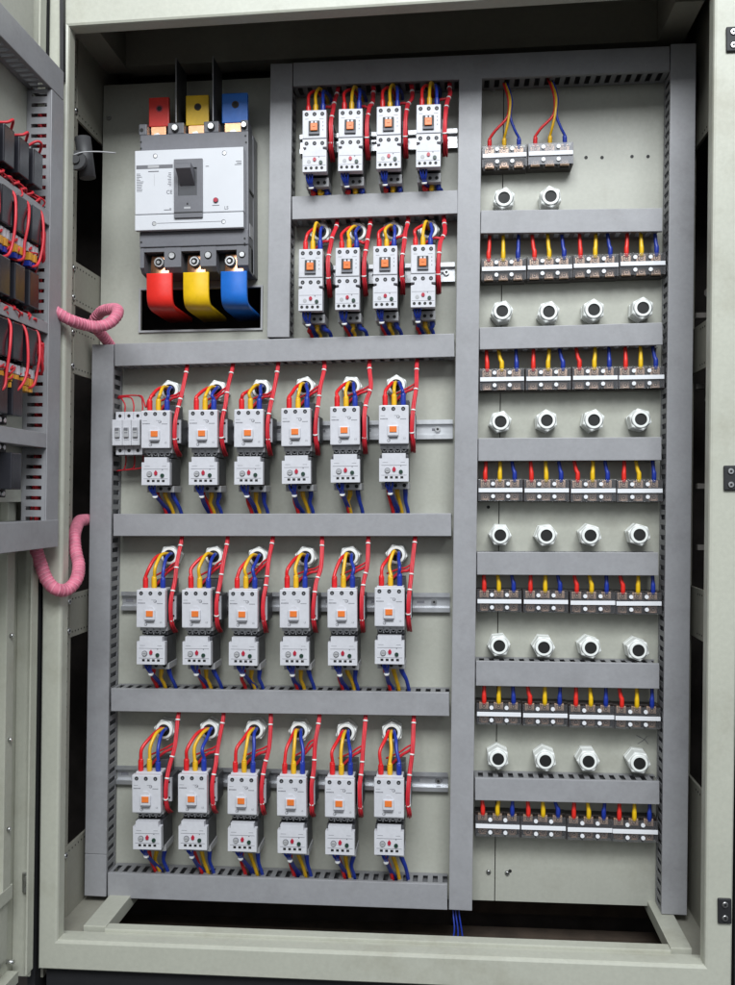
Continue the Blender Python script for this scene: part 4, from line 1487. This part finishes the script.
conduit('pink spiral wrapped cable loop crossing from the door beside the big breaker',
        [(-0.4480, -0.222, 0.2890), (-0.4358, -0.215, 0.2812), (-0.4210, -0.205, 0.2725), (-0.4100, -0.180, 0.2705), (-0.3950, -0.168, 0.2705), (-0.3812, -0.160, 0.2780), (-0.3755, -0.150, 0.2905), (-0.3815, -0.135, 0.3015),
         (-0.3990, -0.120, 0.3050), (-0.4190, -0.100, 0.3055), (-0.4360, -0.085, 0.2950), (-0.4385, -0.072, 0.2870), (-0.4350, -0.050, 0.2780), (-0.432, -0.026, 0.2660), (-0.430, -0.018, 0.258)], 0.0080)
conduit('pink spiral wrapped cable hanging in a U from the door beside the middle rows',
        [(-0.4690, -0.222, -0.020), (-0.4675, -0.218, -0.042), (-0.4624, -0.215, -0.0635), (-0.4525, -0.215, -0.0884), (-0.4400, -0.213, -0.1015), (-0.4310, -0.196, -0.1030), (-0.4240, -0.182, -0.0900), (-0.4300, -0.160, -0.0720), (-0.4385, -0.150, -0.0534),
         (-0.4470, -0.135, -0.0320), (-0.4600, -0.095, -0.0180), (-0.4660, -0.070, -0.0105), (-0.4690, -0.048, -0.0095), (-0.468, -0.030, -0.009)], 0.0088)

# ------------------------------------------------------------------ small fittings
t = thing('cable_clip', 'dull grey plastic clip with a thin white tail on the left upright', 'clip', (-0.4300, -0.150, 0.5200))
b = MB()
b.cyl((0.0035, 0, 0.030), (0.0095, 0.004, -0.028), 0.0115, M['clipg'], seg=18)
b.build('sleeve', t)
b = MB()
b.cyl((0.002, -0.0135, -0.010), (0.002, -0.021, -0.010), 0.0135, M['clipg'], seg=20)
b.cyl((0.002, -0.0211, -0.010), (0.002, -0.024, -0.010), 0.0060, M['clipg'], seg=14)
b.build('clamp_disc', t)
b = MB()
b.tube([(0.000, -0.024, -0.004), (0.012, -0.022, 0.000), (0.030, -0.012, 0.004), (0.052, 0.003, 0.007)], 0.0009, M['step'], seg=6)
b.build('tie_tail', t)

for q, (dx, dz) in enumerate(((0, 0), (0.005, -0.012), (-0.004, 0.006))):
    wire('control_wire', 'loose blue wire looping out below the bottom trunking', [(0.108 + dx, -0.020, -0.592), (0.109 + dx, -0.030, -0.612), (0.112 + dx * 1.4, -0.040, -0.640 + dz), (0.104 + dx, -0.045, -0.668 + dz), (0.096, -0.040, -0.690)],
         0.0013, M['blue'], 'loose blue wires below the bottom trunking', seg=6)

# ------------------------------------------------------------------ light
wd = bpy.data.worlds.new('World')
scene.world = wd
wd.use_nodes = True
bg = wd.node_tree.nodes['Background']
bg.inputs['Color'].default_value = (0.88, 0.94, 1.0, 1)
bg.inputs['Strength'].default_value = 0.66


def area(name, loc, target, sx, sy, power, col):
    l = bpy.data.lights.new(name, 'AREA')
    l.shape = 'RECTANGLE'
    l.size, l.size_y = sx, sy
    l.energy = power
    l.color = col
    o = bpy.data.objects.new(name, l)
    COL.objects.link(o)
    o.location = loc
    d = Vector(target) - Vector(loc)
    o.rotation_euler = d.to_track_quat('-Z', 'Y').to_euler()
    return o


area('soft_front_daylight', (0.30, -2.6, 2.25), (0.02, 0, -0.12), 2.2, 1.2, 146, (0.93, 0.97, 1.0))  # broad lamp added for the soft daylight from above and in front

# ------------------------------------------------------------------ camera
f_px, W_px = 919.0, 735.0
yaw, pitch, roll = (math.radians(a) for a in (5.12346, 0.42080, 0.27984))
Rz = Matrix.Rotation(yaw, 3, 'Z')
Rx = Matrix.Rotation(pitch, 3, 'X')
Ry = Matrix.Rotation(roll, 3, 'Y')
Rm = Rz @ Rx @ Ry
right, fwd, up = Rm.col[0], Rm.col[1], Rm.col[2]
cam = bpy.data.cameras.new('camera')
co = bpy.data.objects.new('camera', cam)
COL.objects.link(co)
m = Matrix.Identity(4)
for i in range(3):
    m[i][0], m[i][1], m[i][2] = right[i], up[i], -fwd[i]
m[0][3], m[1][3], m[2][3] = 0.103491, -1.442791, 0.021157
co.matrix_world = m
cam.sensor_fit = 'HORIZONTAL'
cam.sensor_width = 36
cam.lens = 36 * f_px / W_px
cam.clip_start = 0.05
cam.clip_end = 200
scene.camera = co
scene.view_settings.view_transform = 'Standard'
scene.view_settings.look = 'None'
scene.view_settings.exposure = 0
scene.render.engine = 'CYCLES'
